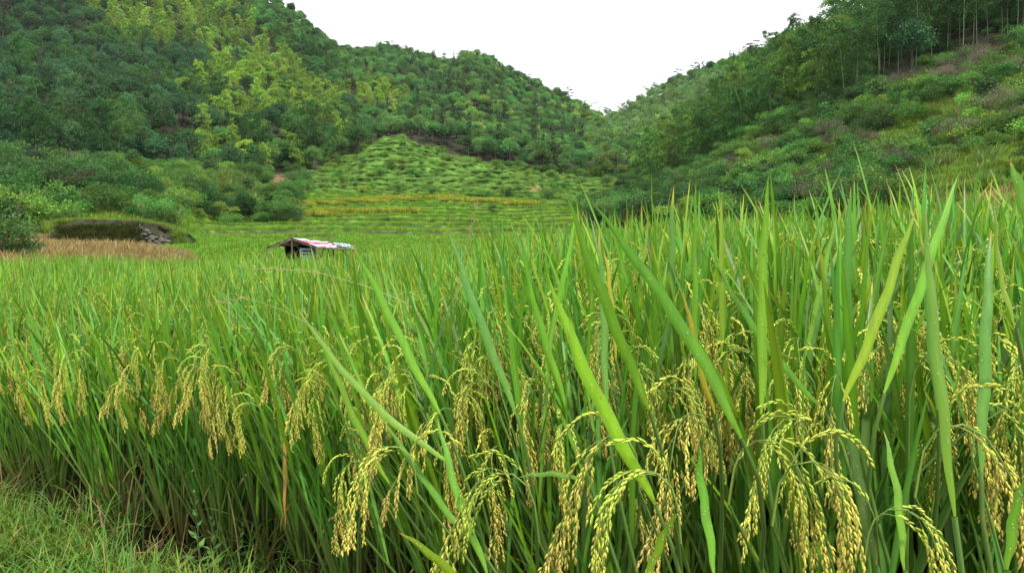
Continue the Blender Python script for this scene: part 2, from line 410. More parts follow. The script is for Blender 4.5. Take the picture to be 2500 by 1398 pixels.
# ------------------------------------------------------------------ vegetation prototypes
def col_jit(base, n, rng, v=.25, warm=.1):
    b = np.asarray(base, float)
    k = 1 + rng.uniform(-v, v, (n, 1)); w = rng.uniform(-warm, warm, (n, 1))
    return np.clip(b * k * np.concatenate([1 + w, np.ones((n, 1)), 1 - w], 1), .002, 1)
def g_bamboo(rng, h=11.0, col=(.11, .20, .035), culms=1, spread=.5, bare=.30, n=900):
    cg, lg = [], []
    for c in range(culms):
        az = rng.uniform(0, 6.28); hh = h * rng.uniform(.85, 1.05); base = np.array([math.cos(az), math.sin(az), 0]) * rng.uniform(0, .25) * culms
        t = np.linspace(0, 1, 16); lean = rng.uniform(.0, .12); droop = rng.uniform(.13, .28)
        off = hh * (lean * t + droop * np.maximum(t - .55, 0) ** 2 / .2)
        zz = hh * (t - .42 * droop * np.maximum(t - .7, 0) ** 2 / .09)
        P = base + np.stack([math.cos(az) * off, math.sin(az) * off, zz], -1)
        cg.append(tube(P, .055 * (1 - t * .85), 5, np.array([.12, .16, .07])))
        m = int(n * 1.45) // culms
        s = bare + (1 - bare) * rng.random(m) ** .9
        # sprays: leaves gather at the ends of drooping side twigs
        ns = 46; tw = bare + (1 - bare) * np.sort(rng.random(ns)); ta = rng.uniform(0, 6.28, ns)
        prof = np.interp(tw, [bare, bare + .15, .7, .93, 1], [.35, 1.0, 1.0, .62, .25]) * spread * hh * .30
        k = rng.integers(0, ns, m)
        u = rng.random(m) ** .6
        ctr = np.stack([np.interp(tw, t, P[:, a]) for a in range(3)], -1)
        rr = prof[k] * u
        D = np.stack([np.cos(ta[k]), np.sin(ta[k]), 0 * rr], -1)
        rise = (.55 * u - .75 * u * u) * prof[k] * 1.2
        L = ctr[k] + D * rr[:, None] + np.stack([0 * rr, 0 * rr, rise], -1) + rng.normal(size=(m, 3)) * (.13 * hh / 11)
        dd = D * .8 + rng.normal(size=(m, 3)) * .45 + np.array([0, 0, -.55])
        lg.append(cards(L, dd, rdir(m, rng), rng.uniform(.24, .46, m), rng.uniform(.08, .15, m), col_jit(col, m, rng, .3)))
    return join(cg), join(lg)
def g_broadleaf(rng, h=8.0, r=2.8, col=(.045, .085, .028), n=2600, lobes=24, leaf=.30, trunk=True):
    bark = [tube(np.array([[0, 0, -.5], [.05, .02, h * .3], [-.08, .06, h * .55], [.03, -.04, h * .8]]), [.17, .14, .10, .04], 6, np.array([.09, .075, .055]))]
    lc = unit(rng.normal(size=(lobes, 3))); lc[:, 2] = np.abs(lc[:, 2]) * .9 - .25
    cz = h * .62
    lp = lc * np.array([r * .68, r * .68, h * .33]) * rng.uniform(.55, 1.05, (lobes, 1)) + np.array([0, 0, cz])
    lr = rng.uniform(.28, .48, lobes) * r
    for q in range(0, lobes, 3):
        b0 = np.array([0, 0, h * rng.uniform(.3, .6)]); bark.append(tube(np.array([b0, (b0 + lp[q]) / 2 + [0, 0, .1], lp[q]]), [.06, .045, .02], 4, np.array([.09, .075, .055])))
    k = rng.integers(0, lobes, n); d = rdir(n, rng); d[:, 2] = d[:, 2] * .9 + .15
    P = lp[k] + d * lr[k][:, None] * (rng.uniform(.55, 1.08, (n, 1))) * np.array([1, 1, .72])
    D = unit(d + rng.normal(size=(n, 3)) * .6 + [0, 0, -.25]); S = np.cross(D, d + rng.normal(size=(n, 3)) * .5)
    lobe_c = 1 + rng.uniform(-.22, .25, lobes)
    C = col_jit(col, n, rng, .25) * lobe_c[k][:, None]
    return join(bark), cards(P, D, S, rng.uniform(.7, 1.3, n) * leaf, rng.uniform(.45, .75, n) * leaf, C)
def g_conifer(rng, h=9.0, r=1.9, col=(.035, .075, .03), n=1300):
    bark = tube(np.array([[0, 0, -.5], [0, 0, h * .5], [0, 0, h]]), [.16, .09, .02], 5, np.array([.10, .07, .05]))
    nb = 60; bz = h * (.12 + .86 * np.sort(rng.random(nb)) ** .85); ba = rng.uniform(0, 6.28, nb)
    bl = r * (1.06 - bz / h) * rng.uniform(.75, 1.15, nb)
    k = rng.choice(nb, n, p=(bl / bl.sum())); u = rng.random(n) ** .7
    P = np.stack([np.cos(ba[k]) * bl[k] * u, np.sin(ba[k]) * bl[k] * u, bz[k] + .25 * u * bl[k] - .55 * u * u * bl[k]], -1) + rng.normal(size=(n, 3)) * .12
    D = np.stack([np.cos(ba[k]), np.sin(ba[k]), -.35 + 0 * u], -1) + rng.normal(size=(n, 3)) * .5
    return bark, cards(P, D, rdir(n, rng), rng.uniform(.3, .55, n), rng.uniform(.1, .2, n), col_jit(col, n, rng, .28))
def g_pine_umbrella(rng, h=7.0, r=2.6, col=(.03, .06, .03), n=1100):
    bark = [tube(np.array([[0, 0, -.5], [.1, 0, h * .5], [.0, .1, h]]), [.15, .09, .03], 5, np.array([.10, .08, .06]))]
    nb = 9; P = []; C = []; D = []
    for b in range(nb):
        z = h * (.35 + .65 * (b + .5) / nb); a = b * 2.4 + rng.uniform(0, .5); L = r * (1.15 - .75 * (b / nb)) * rng.uniform(.8, 1.1)
        bark.append(tube(np.array([[0, 0, z - .2], [math.cos(a) * L * .5, math.sin(a) * L * .5, z], [math.cos(a) * L, math.sin(a) * L, z + .1]]), [.05, .03, .01], 4, np.array([.1, .08, .06])))
        m = n // nb; u = rng.random(m) ** .6; th = rng.normal(size=m) * .55
        P.append(np.stack([np.cos(a + th) * L * u, np.sin(a + th) * L * u, z + rng.normal(size=m) * .12 + .05], -1)); D.append(np.stack([np.cos(a + th), np.sin(a + th), .2 + 0 * u], -1) + rng.normal(size=(m, 3)) * .4)
    P = np.concatenate(P); D = np.concatenate(D); n = len(P)
    return join(bark), cards(P, D, rdir(n, rng), rng.uniform(.25, .45, n), rng.uniform(.08, .16, n), col_jit(col, n, rng, .3))
def g_shrub(rng, r=1.1, h=1.4, col=(.06, .11, .032), n=1100, leaf=.16, lobes=9):
    n = int(n * 1.5); leaf = leaf * .8; h = h * rng.uniform(.8, 1.4); r = r * rng.uniform(.75, 1.15)
    st = [tube(np.array([[0, 0, -.2], [rng.normal() * .2, rng.normal() * .2, h * .4], [rng.normal() * .5 * r, rng.normal() * .5 * r, h * .85]]), [.03, .022, .008], 4, np.array([.10, .08, .05])) for q in range(6)]
    lp = np.stack([rng.normal(size=lobes) * r * .42, rng.normal(size=lobes) * r * .42, rng.uniform(.3, .85, lobes) * h], -1)
    k = rng.integers(0, lobes, n); d = rdir(n, rng); d[:, 2] = np.abs(d[:, 2]) * .9 - .2
    P = lp[k] + d * (r * rng.uniform(.2, .52, (n, 1))); P[:, 2] = np.maximum(P[:, 2], .02)
    D = unit(d + rng.normal(size=(n, 3)) * .6); S = np.cross(D, d + rng.normal(size=(n, 3)) * .6)
    C = col_jit(col, n, rng, .3) * (1 + rng.uniform(-.2, .2, lobes))[k][:, None]
    return join(st), cards(P, D, S, rng.uniform(.6, 1.4, n) * leaf, rng.uniform(.3, .6, n) * leaf, C)
def g_tuft(rng, h=1.2, n=70, w=.022, col=(.09, .15, .035), spread=.5, rad0=.12, seg=5, dry=.06, bend=(.3, 1.5)):
    out = []
    for q in range(n):
        a = rng.uniform(0, 6.28); th0 = rng.uniform(.02, spread); kap = rng.uniform(*bend); L = h * rng.uniform(.6, 1.15)
        t = np.linspace(0, 1, seg + 1); th = th0 + kap * t ** 1.6
        ds = L / seg
        x = np.concatenate([[0], np.cumsum(np.sin((th[1:] + th[:-1]) / 2) * ds)]); z = np.concatenate([[0], np.cumsum(np.cos((th[1:] + th[:-1]) / 2) * ds)])
        b = rng.normal(size=2) * rad0
        P = np.stack([b[0] + x * math.cos(a), b[1] + x * math.sin(a), z], -1)
        side = np.array([-math.sin(a), math.cos(a), rng.normal() * .2])
        c = np.array(col) if rng.random() > dry else np.array([.28, .21, .09])
        out.append(ribbon(P, w * rng.uniform(.7, 1.2) * np.array([.7] + [1] * (seg - 1) + [.08])[:seg + 1], side, c * rng.uniform(.75, 1.3), .15))
    return join(out)

# ------------------------------------------------------------------ scatter machinery
def stuff(name, P, variants, rotz_, scale, tilt=None, **props):
    """one object of class stuff: real plants spread over given points with geometry nodes"""
    n = len(P)
    if n == 0: return
    srcs = [bpy.data.objects.new(name + '_source', m) for m in variants]
    me = bpy.data.meshes.new(name); me.vertices.add(n); me.vertices.foreach_set('co', np.asarray(P, np.float32).ravel())
    a = me.attributes.new('variant', 'INT', 'POINT'); a.data.foreach_set('value', R.integers(0, len(srcs), n).astype(np.int32))
    rot = np.zeros((n, 3), np.float32); rot[:, 2] = rotz_
    if tilt is not None: rot[:, 0] = tilt[:, 0]; rot[:, 1] = tilt[:, 1]
    a = me.attributes.new('rot', 'FLOAT_VECTOR', 'POINT'); a.data.foreach_set('vector', rot.ravel())
    sc = np.broadcast_to(np.asarray(scale, np.float32).reshape(n, -1), (n, 3)).astype(np.float32)
    a = me.attributes.new('scl', 'FLOAT_VECTOR', 'POINT'); a.data.foreach_set('vector', sc.ravel())
    o = link(name, me, kind='stuff', **props)
    ng = bpy.data.node_groups.new(name, 'GeometryNodeTree')
    ng.interface.new_socket('Geometry', in_out='INPUT', socket_type='NodeSocketGeometry')
    ng.interface.new_socket('Geometry', in_out='OUTPUT', socket_type='NodeSocketGeometry')
    N = ng.nodes; L = ng.links
    gi = N.new('NodeGroupInput'); go = N.new('NodeGroupOutput'); ip = N.new('GeometryNodeInstanceOnPoints')
    g2 = N.new('GeometryNodeJoinGeometry')
    for s in srcs:
        oi = N.new('GeometryNodeObjectInfo'); oi.inputs['Object'].default_value = s; oi.inputs['As Instance'].default_value = True
        L.new(oi.outputs['Geometry'], g2.inputs[0])
    def att(nm, ty):
        q = N.new('GeometryNodeInputNamedAttribute'); q.data_type = ty; q.inputs['Name'].default_value = nm
        return next(s for s in q.outputs if s.enabled and s.name == 'Attribute')
    L.new(gi.outputs[0], ip.inputs['Points']); L.new(g2.outputs[0], ip.inputs['Instance']); ip.inputs['Pick Instance'].default_value = True
    L.new(att('variant', 'INT'), ip.inputs['Instance Index']); L.new(att('scl', 'FLOAT_VECTOR'), ip.inputs['Scale'])
    L.new(att('rot', 'FLOAT_VECTOR'), ip.inputs['Rotation'])
    L.new(ip.outputs[0], go.inputs[0])
    md = o.modifiers.new('scatter', 'NODES'); md.node_group = ng
    return o
def grid_pts(y0, y1, s, amax=.80, jit=.9):
    ys = np.arange(y0, y1, s); out = []
    for y in ys:
        xs = np.arange(-amax * y - s, amax * y + s, s)
        out.append(np.stack([xs, np.full(len(xs), y)], -1))
    P = np.concatenate(out); P = P + R.uniform(-.5, .5, P.shape) * s * jit
    return P[:, 0], P[:, 1]
def split_things(P, size, limit):
    """indices of the ones that show largest in the photograph, and the rest"""
    px, py = proj(P)
    vis = (px > -20) & (px < 2520) & (py - size / P[:, 1] * F < 1398) & (py > -30)
    d = size / np.linalg.norm(P, axis=1) * vis
    o = np.argsort(-d)
    a = o[:limit]; a = a[d[a] > 0]
    return a, np.setdiff1d(np.arange(len(P)), a)

def plant_things(name, parts, pts, rots, scales, cat, label_fn, zone_fn):
    """each plant: an Empty at its foot with one child per part, mesh data shared"""
    lo, hi = (np.percentile(scales, 30), np.percentile(scales, 70)) if len(scales) else (0, 0)
    for P, rz, s in zip(pts, rots, scales):
        v = parts[int(R.integers(0, len(parts)))]
        px, py = proj(P); z = zone_fn(px, py, P)
        size_ = 'small ' if s < lo else 'large ' if s > hi else ''
        e = empty(name, P.tolist(), label=size_ + label_fn(z), category=cat, group=size_ + z[1])
        e.rotation_euler = (0, 0, float(rz)); e.scale = (float(s),) * 3
        for pn, me in v: link(pn, me, e)

# ------------------------------------------------------------------ where what grows (polygons over the slopes, read off the photograph)
BAM_L = [(150, -120), (540, -120), (600, 20), (680, 110), (790, 200), (930, 190), (1000, 235), (960, 275), (880, 262), (800, 270), (850, 330), (905, 395), (840, 415), (700, 440), (630, 455), (560, 430), (470, 400), (430, 290), (380, 225), (440, 185), (560, 200), (470, 130), (330, 110), (230, 60)]
BAM_B = [(1480, 290), (1560, 240), (1700, 210), (1850, 190), (1980, 120), (2050, 100), (2100, 130), (1990, 230), (1750, 330), (1600, 400), (1500, 350)]
BARE = RED + [PATH_A]
def is_bare(px, py):
    m = np.zeros(np.shape(px), bool)
    for b in BARE: m |= in_poly(px, py, b)
    return m

x, y = grid_pts(92, 500, 3.1)
z, lay, _, _, pxc = ground(x, y, info=True)
P = np.stack([x, y, z - .25], -1); gx, gy = proj(P)
gy0 = gy
ridge = np.interp(gx, TPX, TYE[:, 9])
forest = ((lay > 6.0) | ((pxc > 1580) & (lay > 5.0 - .1 * sstep(1900, 2300, pxc)))) & (y < ridge + 12) & ~is_bare(gx, gy)
forest &= ~((pxc > 900) & (pxc < 1450) & (lay < 6.1))
P, gx, gy, lay, pxc = P[forest], gx[forest], gy[forest], lay[forest], pxc[forest]
u = R.random(len(P)); nse = fbm(P[:, 0], P[:, 1], 26, 91) + fbm(P[:, 0], P[:, 2], 15, 97) * .5
right = (pxc > 1580) & (lay < 6.6) & (P[:, 1] < 215)
nsb = fbm(P[:, 0] + P[:, 2], P[:, 1], 13, 191)
bl = in_poly(gx, gy - 30, BAM_L) & (P[:, 1] < 420) & (nsb > -.15)
bb = in_poly(gx, gy - 10, BAM_B) & (P[:, 1] > 215)
leftdark = (gx < 1000) & ~bl
kind = np.full(len(P), 'c', dtype='<U2')          # c: centre broadleaf
kind[bl] = 'b'; kind[bl & (u > .85)] = 'd'  # species tones also carry the slope's sunlit patch and cloud shadow
kind[leftdark & (gx < 520)] = 'd'
kind[leftdark & (gx < 620) & (u < .22)] = 'f'
kind[leftdark & (nse > .16) & (u < .5)] = 'k'
kind[~leftdark & ~bl & (u < .12)] = 'f'
kind[~leftdark & ~bl & (nse > .12) & (u > .5)] = 'l'
kind[bb & (u < .8)] = 'g'; lv = (gx > 1430) & (gx < 1730) & (P[:, 1] > 215) & (gy > 235); kind[lv & (u < .5)] = 'l'; kind[lv & (u > .8)] = 'g'
kind[right] = 'k'; kind[right & (gx > 2150)] = 'q'; kind[right & (gx > 2150) & (u < .3)] = 'd'; kind[right & (gx < 2050) & (u < .45)] = 'r'
# broadleaf and pine stand wider than bamboo
keep = np.ones(len(P), bool)
wide = np.isin(kind, ['c', 'd', 'f', 'l']); keep[wide] = R.random(wide.sum()) < .55; keep[kind == 'b'] = R.random((kind == 'b').sum()) < .62
P, kind, gx, gy = P[keep], kind[keep], gx[keep], gy[keep]

def protos(fn, nm, mats, count, **kw):
    """(part list per variant, joined mesh per variant)"""
    parts, whole = [], []
    for v in range(count):
        wood, leaves = fn(np.random.default_rng(hash_seed(nm, v)), **kw)
        wn_, ln_ = ('culm', 'foliage') if 'bamboo' in nm else ('trunk', 'crown') if 'shrub' not in nm else ('stems', 'foliage')
        parts.append([(wn_, mesh(wn_, wood, mats[0])), (ln_, mesh(ln_, leaves, mats[1]))])
        lw = Geo(leaves.V, leaves.Q, leaves.C, 1)
        whole.append(mesh(nm, join([wood, lw]), mats))
    return parts, whole
def hash_seed(s, v): return sum(ord(c) * (i + 3) for i, c in enumerate(s)) * 13 + v * 7919

BB, BK = [M_CULM, M_BAMBOO], [M_BARK, M_TREE]
SPECIES = {
 'b': ('bamboo', 11.0, protos(g_bamboo, 'bamboo_light', BB, 4, h=11, col=(.175, .30, .042), n=1300, spread=.42, bare=.22), 'bamboo', 'yellow-green feathery bamboo'),
 'k': ('bamboo', 12.0, protos(g_bamboo, 'bamboo_dark', BB, 4, h=12.5, col=(.045, .120, .028), n=1500, spread=.6, bare=.22), 'bamboo', 'dark green feathery bamboo'),
 'r': ('bamboo', 12.0, protos(g_bamboo, 'bamboo_mid', BB, 3, h=12.5, col=(.088, .18, .028), n=1700, spread=.68, bare=.16), 'bamboo', 'mid green bushy bamboo'),
 'q': ('bamboo', 14.0, protos(g_bamboo, 'bamboo_tall', BB, 3, h=15, col=(.045, .11, .03), n=1500, spread=.5, bare=.42), 'bamboo', 'dark bamboo with long bare culm'),
 'g': ('bamboo', 9.0, protos(g_bamboo, 'bamboo_far', BB, 3, h=9.5, col=(.125, .235, .08), n=700), 'bamboo', 'small grey-green bamboo'),
 'd': ('broadleaf_tree', 9.0, protos(g_broadleaf, 'tree_dark', BK, 5, h=9, r=2.9, col=(.036, .098, .036)), 'tree', 'dark green broadleaf tree'),
 'c': ('broadleaf_tree', 7.5, protos(g_broadleaf, 'tree_mid', BK, 5, h=7.5, r=2.7, col=(.075, .18, .045)), 'tree', 'mid green broadleaf tree'),
 'l': ('broadleaf_tree', 6.0, protos(g_broadleaf, 'tree_light', BK, 3, h=6, r=2.5, col=(.14, .26, .055)), 'tree', 'light green low broadleaf tree'),
 'f': ('conifer_tree', 10.0, protos(g_conifer, 'tree_fir', BK, 3, h=10.5, r=2.1, col=(.035, .078, .033)), 'tree', 'dark pointed conifer'),
}
ZONES = [
 ('at the far left foot of the left woods', lambda a, b, p: a < 160 and b > 330),
 ('at the left woods foot above the red earth', lambda a, b, p: a < 360 and b > 330),
 ('at the left woods foot, right of the red earth', lambda a, b, p: a < 600 and b > 340),
 ('on the bamboo spur tip left of the knoll', lambda a, b, p: a < 930 and b > 340),
 ('on the left hillside, left edge of the view', lambda a, b, p: a < 200),
 ('on the left hillside beside the bamboo band', lambda a, b, p: a < 480 and b > 150),
 ('in the bright bamboo band, left hill', lambda a, b, p: a < 760 and b > 150),
 ('on the right flank of the left hill', lambda a, b, p: a < 960 and b > 150),
 ('on the upper left hillside', lambda a, b, p: a < 860),
 ('behind the top of the creeper knoll', lambda a, b, p: a < 1150 and b > 280),
 ('in the wood right of the creeper knoll', lambda a, b, p: a < 1500 and b > 280),
 ('on the middle hill at the valley head', lambda a, b, p: a < 1500),
 ('on the ridge right of the saddle', lambda a, b, p: p[1] > 215),
 ('at the lowest left tip of the right grove', lambda a, b, p: a < 1720),
 ('along the scrub, left half of the right grove', lambda a, b, p: a < 1900 and p[1] < 135),
 ('deeper in the left half of the right grove', lambda a, b, p: a < 1900),
 ('along the scrub, middle of the right grove', lambda a, b, p: a < 2120 and p[1] < 112),
 ('deeper in the middle of the right grove', lambda a, b, p: a < 2120),
 ('at the shaded front of the upper right grove', lambda a, b, p: p[1] < 92),
 ('deep in the upper right grove', lambda a, b, p: True)]
def zone_of(desc, plural):
    def f(px, py, P):
        for nm, t in ZONES:
            if t(float(px), float(py), P): return (desc + ' ' + nm, plural + ' ' + nm)
    return f
STN = {'q': 'tall_bamboo_forest', 'b': 'light_bamboo_forest', 'k': 'dark_bamboo_forest', 'r': 'bamboo_grove', 'g': 'far_bamboo_forest', 'd': 'dark_forest', 'c': 'broadleaf_forest', 'l': 'light_forest', 'f': 'conifer_forest'}
LIM = {'bamboo': 290, 'broadleaf_tree': 290, 'conifer_tree': 120}
for grp, lim in LIM.items():
    ks = [k for k in SPECIES if SPECIES[k][0] == grp]
    idx = np.nonzero(np.isin(kind, ks))[0]
    a, b = split_things(P[idx], np.array([SPECIES[k][1] for k in kind[idx]]), lim)
    for k in ks:
        nm, size, (parts, whole), cat, desc = SPECIES[k]
        ia = idx[a][kind[idx[a]] == k]
        plant_things(nm, parts, P[ia], R.uniform(0, 6.28, len(ia)), R.uniform(.8, 1.15, len(ia)), cat, lambda z: z[0], zone_of(desc, desc.split(' with')[0]))
        ib = idx[b][kind[idx[b]] == k]
        stuff(STN[k], P[ib], whole, R.uniform(0, 6.28, len(ib)), R.uniform(.72, 1.18, len(ib)), label='forest mass: ' + desc + 's crowding the far slopes', category='forest')

# ------------------------------------------------------------------ scrub, reeds and creeper on the middle ground
SP_ = [M_BARK, M_SHRUB]
SHR = {
 's': protos(g_shrub, 'shrub_mid', SP_, 4, r=1.3, h=1.7, col=(.068, .165, .036), n=1300, leaf=.17),
 'u': protos(g_shrub, 'shrub_light', SP_, 3, r=1.2, h=1.5, col=(.12, .235, .04), n=1200, leaf=.18),
 't': protos(g_shrub, 'shrub_dark', SP_, 3, r=1.4, h=2.0, col=(.040, .098, .027), n=1300, leaf=.18),
 'v': protos(g_shrub, 'shrub_creeper', SP_, 4, r=1.3, h=.85, col=(.165, .30, .065), n=1000, leaf=.20),
 'p': protos(g_shrub, 'shrub_grey', SP_, 2, r=1.2, h=1.8, col=(.11, .10, .075), n=800, leaf=.12),
}
REED = [mesh('reed', g_tuft(np.random.default_rng(50 + v), 1.9, 90, .05, (.10, .18, .055), .5, .22), M_GRASS) for v in range(3)]
GRN = [mesh('grass_tuft', g_tuft(np.random.default_rng(60 + v), .7, 80, .035, (.115, .20, .032), .7, .3), M_GRASS) for v in range(3)]
DRYG = [mesh('dry_tuft', g_tuft(np.random.default_rng(70 + v), .75, 90, .022, (.20, .16, .08), .9, .3, dry=.35), M_GRASS) for v in range(3)]
def mid(y0, y1, s):
    x, y = grid_pts(y0, y1, s)
    z, lay, fq, wt, pxc = ground(x, y, info=True)
    P = np.stack([x, y, z], -1); gx, gy = proj(P)
    return P, lay, fq, wt, pxc, gx, gy
def not_forest(lay, pxc): return ~((lay > 6.0) | ((pxc > 1580) & (lay > 5.0)))
P, lay, fq, wt, pxc, gx, gy = mid(40, 232, 1.35)
nse = fbm(P[:, 0], P[:, 1], 9, 61); u = R.random(len(P))
knoll = (lay > 4.05) & (lay < 6.1) & (pxc > 730 + 30 * (5 - np.minimum(lay, 5))) & (pxc < 1480)
left = (pxc < 730 + 60 * sstep(3.6, 4.4, lay)) & (lay > 3.05) & ~knoll & not_forest(lay, pxc)
left2 = (pxc < 430) & (lay > 2.5) & (lay <= 3.05) & (nse > -.05)
rgt = (pxc > 1420) & (lay > 3.0 + .0 * lay) & (lay < 5.15)
rgt &= ~((gx > 2120) & (lay < 4.8) & (nse < .13 - .28 * (1 - sstep(2120, 2330, gx))))
rgrass = (gx > 2150) & (lay > 2.2) & (lay < 4.8) & ~rgt
mide = (pxc > 1380) & (pxc < 1600) & (lay > 4.6) & (lay < 6.3)
low = (pxc > 1430) & (pxc < 2200) & (lay > 2.6) & (lay <= 3.0) & (u < .5)
foot = ((lay > 5.85) & (lay < 6.5) & (u < .7)) | ((gx > 2100) & (lay > 4.9) & (lay < 5.6))
bare = is_bare(gx, gy)
m = (left | left2 | rgt | mide | low | foot) & ~knoll & ~bare
kk = np.full(len(P), '', dtype='<U2')
kk[m] = 's'; kk[m & (nse < -.06)] = 't'; kk[m & (fbm(P[:, 0], P[:, 1], 4, 63) > .09)] = 'u'; kk[m & (u < .04)] = 'p'
kk[m & in_poly(gx, gy, [(2080, 170), (2450, 130), (2500, 210), (2050, 260)]) & (u < .5)] = 'p'
kk[m & in_poly(gx, gy, [(2000, 350), (2200, 330), (2250, 440), (2020, 470)]) & (u < .25)] = 'p'
kk[knoll & ~bare] = 'v'; kk[knoll & (u < .015)] = 's'; kk[knoll & (u > .97)] = 'u'
kk[rgrass & (u < .10)] = 'R'; kk[rgrass & (u > .97)] = 'u'
reed = m & (nse > .07) & (u < .65) & (gx < 1000); kk[reed] = 'R'
reed = m & (u > np.where(gx > 1500, .80, .88)); kk[reed] = 'R'
PB = P
kk[mide & m & (u < .6)] = 'u'
rim = (wt > .5) & (fq > .84) & (u < .03) & (gx > 600) & (gx < 1480) & (kk == '') & (nse > -.05)
kk[rim] = 't'
idx = np.nonzero(np.isin(kk, ['s', 't', 'p', 'u']) & ~knoll & ~rim)[0]
a, b = split_things(P[idx], np.full(len(idx), 1.8), 280)
SD = {'u': 'fresh light green shrub', 's': 'leafy mid green shrub', 't': 'dense dark green shrub', 'p': 'thin grey-brown half bare shrub', 'v': ''}
SZ = [('on the left mound below the woods', lambda a, b, p: a < 900), ('on the low bank right of the knoll', lambda a, b, p: a < 1700),
      ('on the scrub slope below the bamboo grove', lambda a, b, p: a < 2150), ('high on the grassy slope at the right edge', lambda a, b, p: True)]
SZ2 = [('on the left mound, at the left edge', lambda a, b, p: a < 170), ('on the left mound above the earth bank', lambda a, b, p: a < 430),
      ('on the left mound above the green paddies', lambda a, b, p: a < 620), ('on the right end of the left mound', lambda a, b, p: a < 900),
      ('on the low bank right of the knoll', lambda a, b, p: a < 1560), ('at the left foot of the right scrub slope', lambda a, b, p: a < 1760),
      ('low on the right scrub slope', lambda a, b, p: a < 2150 and b > 430), ('midway up the right scrub slope', lambda a, b, p: a < 2150 and b > 330), ('high on the right scrub slope under the bamboo', lambda a, b, p: a < 2150),
      ('on the grassy benches at the right edge', lambda a, b, p: b > 380), ('high on the grassy slope at the right edge', lambda a, b, p: True)]
def szone(desc):
    def f(px, py, P):
        for nm, t in SZ2:
            if t(float(px), float(py), P): return (desc + ' ' + nm, desc + 's ' + nm)
    return f
for k in 'stpu':
    ia = idx[a][kk[idx[a]] == k]
    plant_things('shrub', SHR[k][0], P[ia] - [0, 0, .1], R.uniform(0, 6.28, len(ia)), R.uniform(.6, 1.5, len(ia)) ** 1.1, 'shrub', lambda z: z[0], szone(SD[k]))
    ib = np.concatenate([idx[b][kk[idx[b]] == k], np.nonzero((kk == k) & (knoll | rim))[0]]); s_ib = R.uniform(.5, 1.45, len(ib)) * np.where(rim[ib], .42, 1)
    stuff({'u': 'light_undergrowth', 's': 'undergrowth', 't': 'dark_undergrowth', 'p': 'bare_undergrowth'}[k], P[ib] - [0, 0, .1], SHR[k][1], R.uniform(0, 6.28, len(ib)), s_ib, label=SD[k] + ' growth massed over the lower slopes', category='undergrowth')
iv = np.nonzero(kk == 'v')[0]
stuff('creeper_vegetation', P[iv] - [0, 0, .1], SHR['v'][1], R.uniform(0, 6.28, len(iv)), np.stack([R.uniform(.6, 1.0, len(iv))] * 2 + [R.uniform(.25, .75, len(iv))], -1), label='bright green creeper smothering the terraced knoll', category='creeper')
ir = np.nonzero(kk == 'R')[0]
stuff('reed_vegetation', P[ir] - [0, 0, .05], REED, R.uniform(0, 6.28, len(ir)), R.uniform(.6, 1.25, len(ir)), label='tall arching reed grass among the shrubs', category='reeds')
# green grass wherever the middle ground is open
P, lay, fq, wt, pxc, gx, gy = mid(22, 130, .62)
nse = fbm(P[:, 0], P[:, 1], 7, 67); u = R.random(len(P)); bare = is_bare(gx, gy)
grs = (lay > 1.0) & (lay < 5.2) & ~bare & (wt < .3) & ~((pxc > 430) & (pxc < 1500) & (lay < 2.3))
dryz = in_poly(gx, gy, [(-500, 560), (100, 575), (435, 590), (455, 640), (470, 700), (-500, 720)])
drz = dryz & (u < .9)
g1 = grs & ~dryz & (u < .75)
stuff('meadow_grass', P[g1], GRN, R.uniform(0, 6.28, g1.sum()), R.uniform(.5, 1.3, g1.sum()), label='green grass on the banks and benches of the valley', category='grass')
P2, lay2, fq2, wt2, pxc2, gx2, gy2 = mid(18, 56, .38)
d2 = in_poly(gx2, gy2, [(-500, 560), (100, 575), (435, 590), (455, 640), (470, 700), (-500, 720)]) & (lay2 > .1) & ~((P2[:, 1] > 42.3) & (gx2 > 330) & (gx2 < 430))
stuff('dry_grass', P2[d2], DRYG, R.uniform(0, 6.28, d2.sum()), R.uniform(.45, 1.0, d2.sum()) * np.interp(P2[d2][:, 1], [34, 42], [1, .5]), label='brown dry grass below the stone-patched bank at the left', category='grass')
d3 = in_poly(gx, gy, [(2330, 470), (2500, 455), (2500, 520), (2350, 515)]) & (u < .5)
stuff('straw_grass', P[d3], DRYG, R.uniform(0, 6.28, d3.sum()), R.uniform(.4, .8, d3.sum()), label='patch of pale dead straw on the bench at the right', category='grass')

# young rice on the terraces and the lower flat
TR = [mesh('terrace_rice', g_tuft(np.random.default_rng(80 + v), .38, 70, .03, (.13, .27, .03), .35, .20, bend=(.1, .8), dry=.03), M_GRASS) for v in range(3)]
TRY = [mesh('ripe_rice', g_tuft(np.random.default_rng(85 + v), .45, 70, .03, (.26, .30, .04), .45, .20, bend=(.3, 1.2), dry=.02), M_GRASS) for v in range(3)]
P, lay, fq, wt, pxc, gx, gy = mid(32, 152, .55)
u = R.random(len(P))
flat = (pxc > 400) & (pxc < 1900) & (lay > 1.15) & (lay < 2.75) & (P[:, 1] > 33)
flat |= (pxc > 1560) & (pxc < 2500) & (lay > .95) & (lay < 2.1)
t1 = ((flat & (wt < .35)) | ((wt > .35) & (fq < .90))) & ~((P[:, 1] > 36) & (P[:, 1] < 43) & (P[:, 0] > -12.6) & (P[:, 0] < -7))
yel = (fq >= .0) & (in_poly(gx, gy, [(730, 497), (1000, 482), (1060, 479), (1320, 498), (1310, 506), (1050, 488), (1000, 491), (735, 506)]) | in_poly(gx, gy, [(745, 517), (1020, 514), (1030, 524), (750, 530)]) | (in_poly(gx, gy, [(720, 440), (900, 448), (900, 466), (740, 462)]) & (wt > .3)))
g = t1 & ~yel
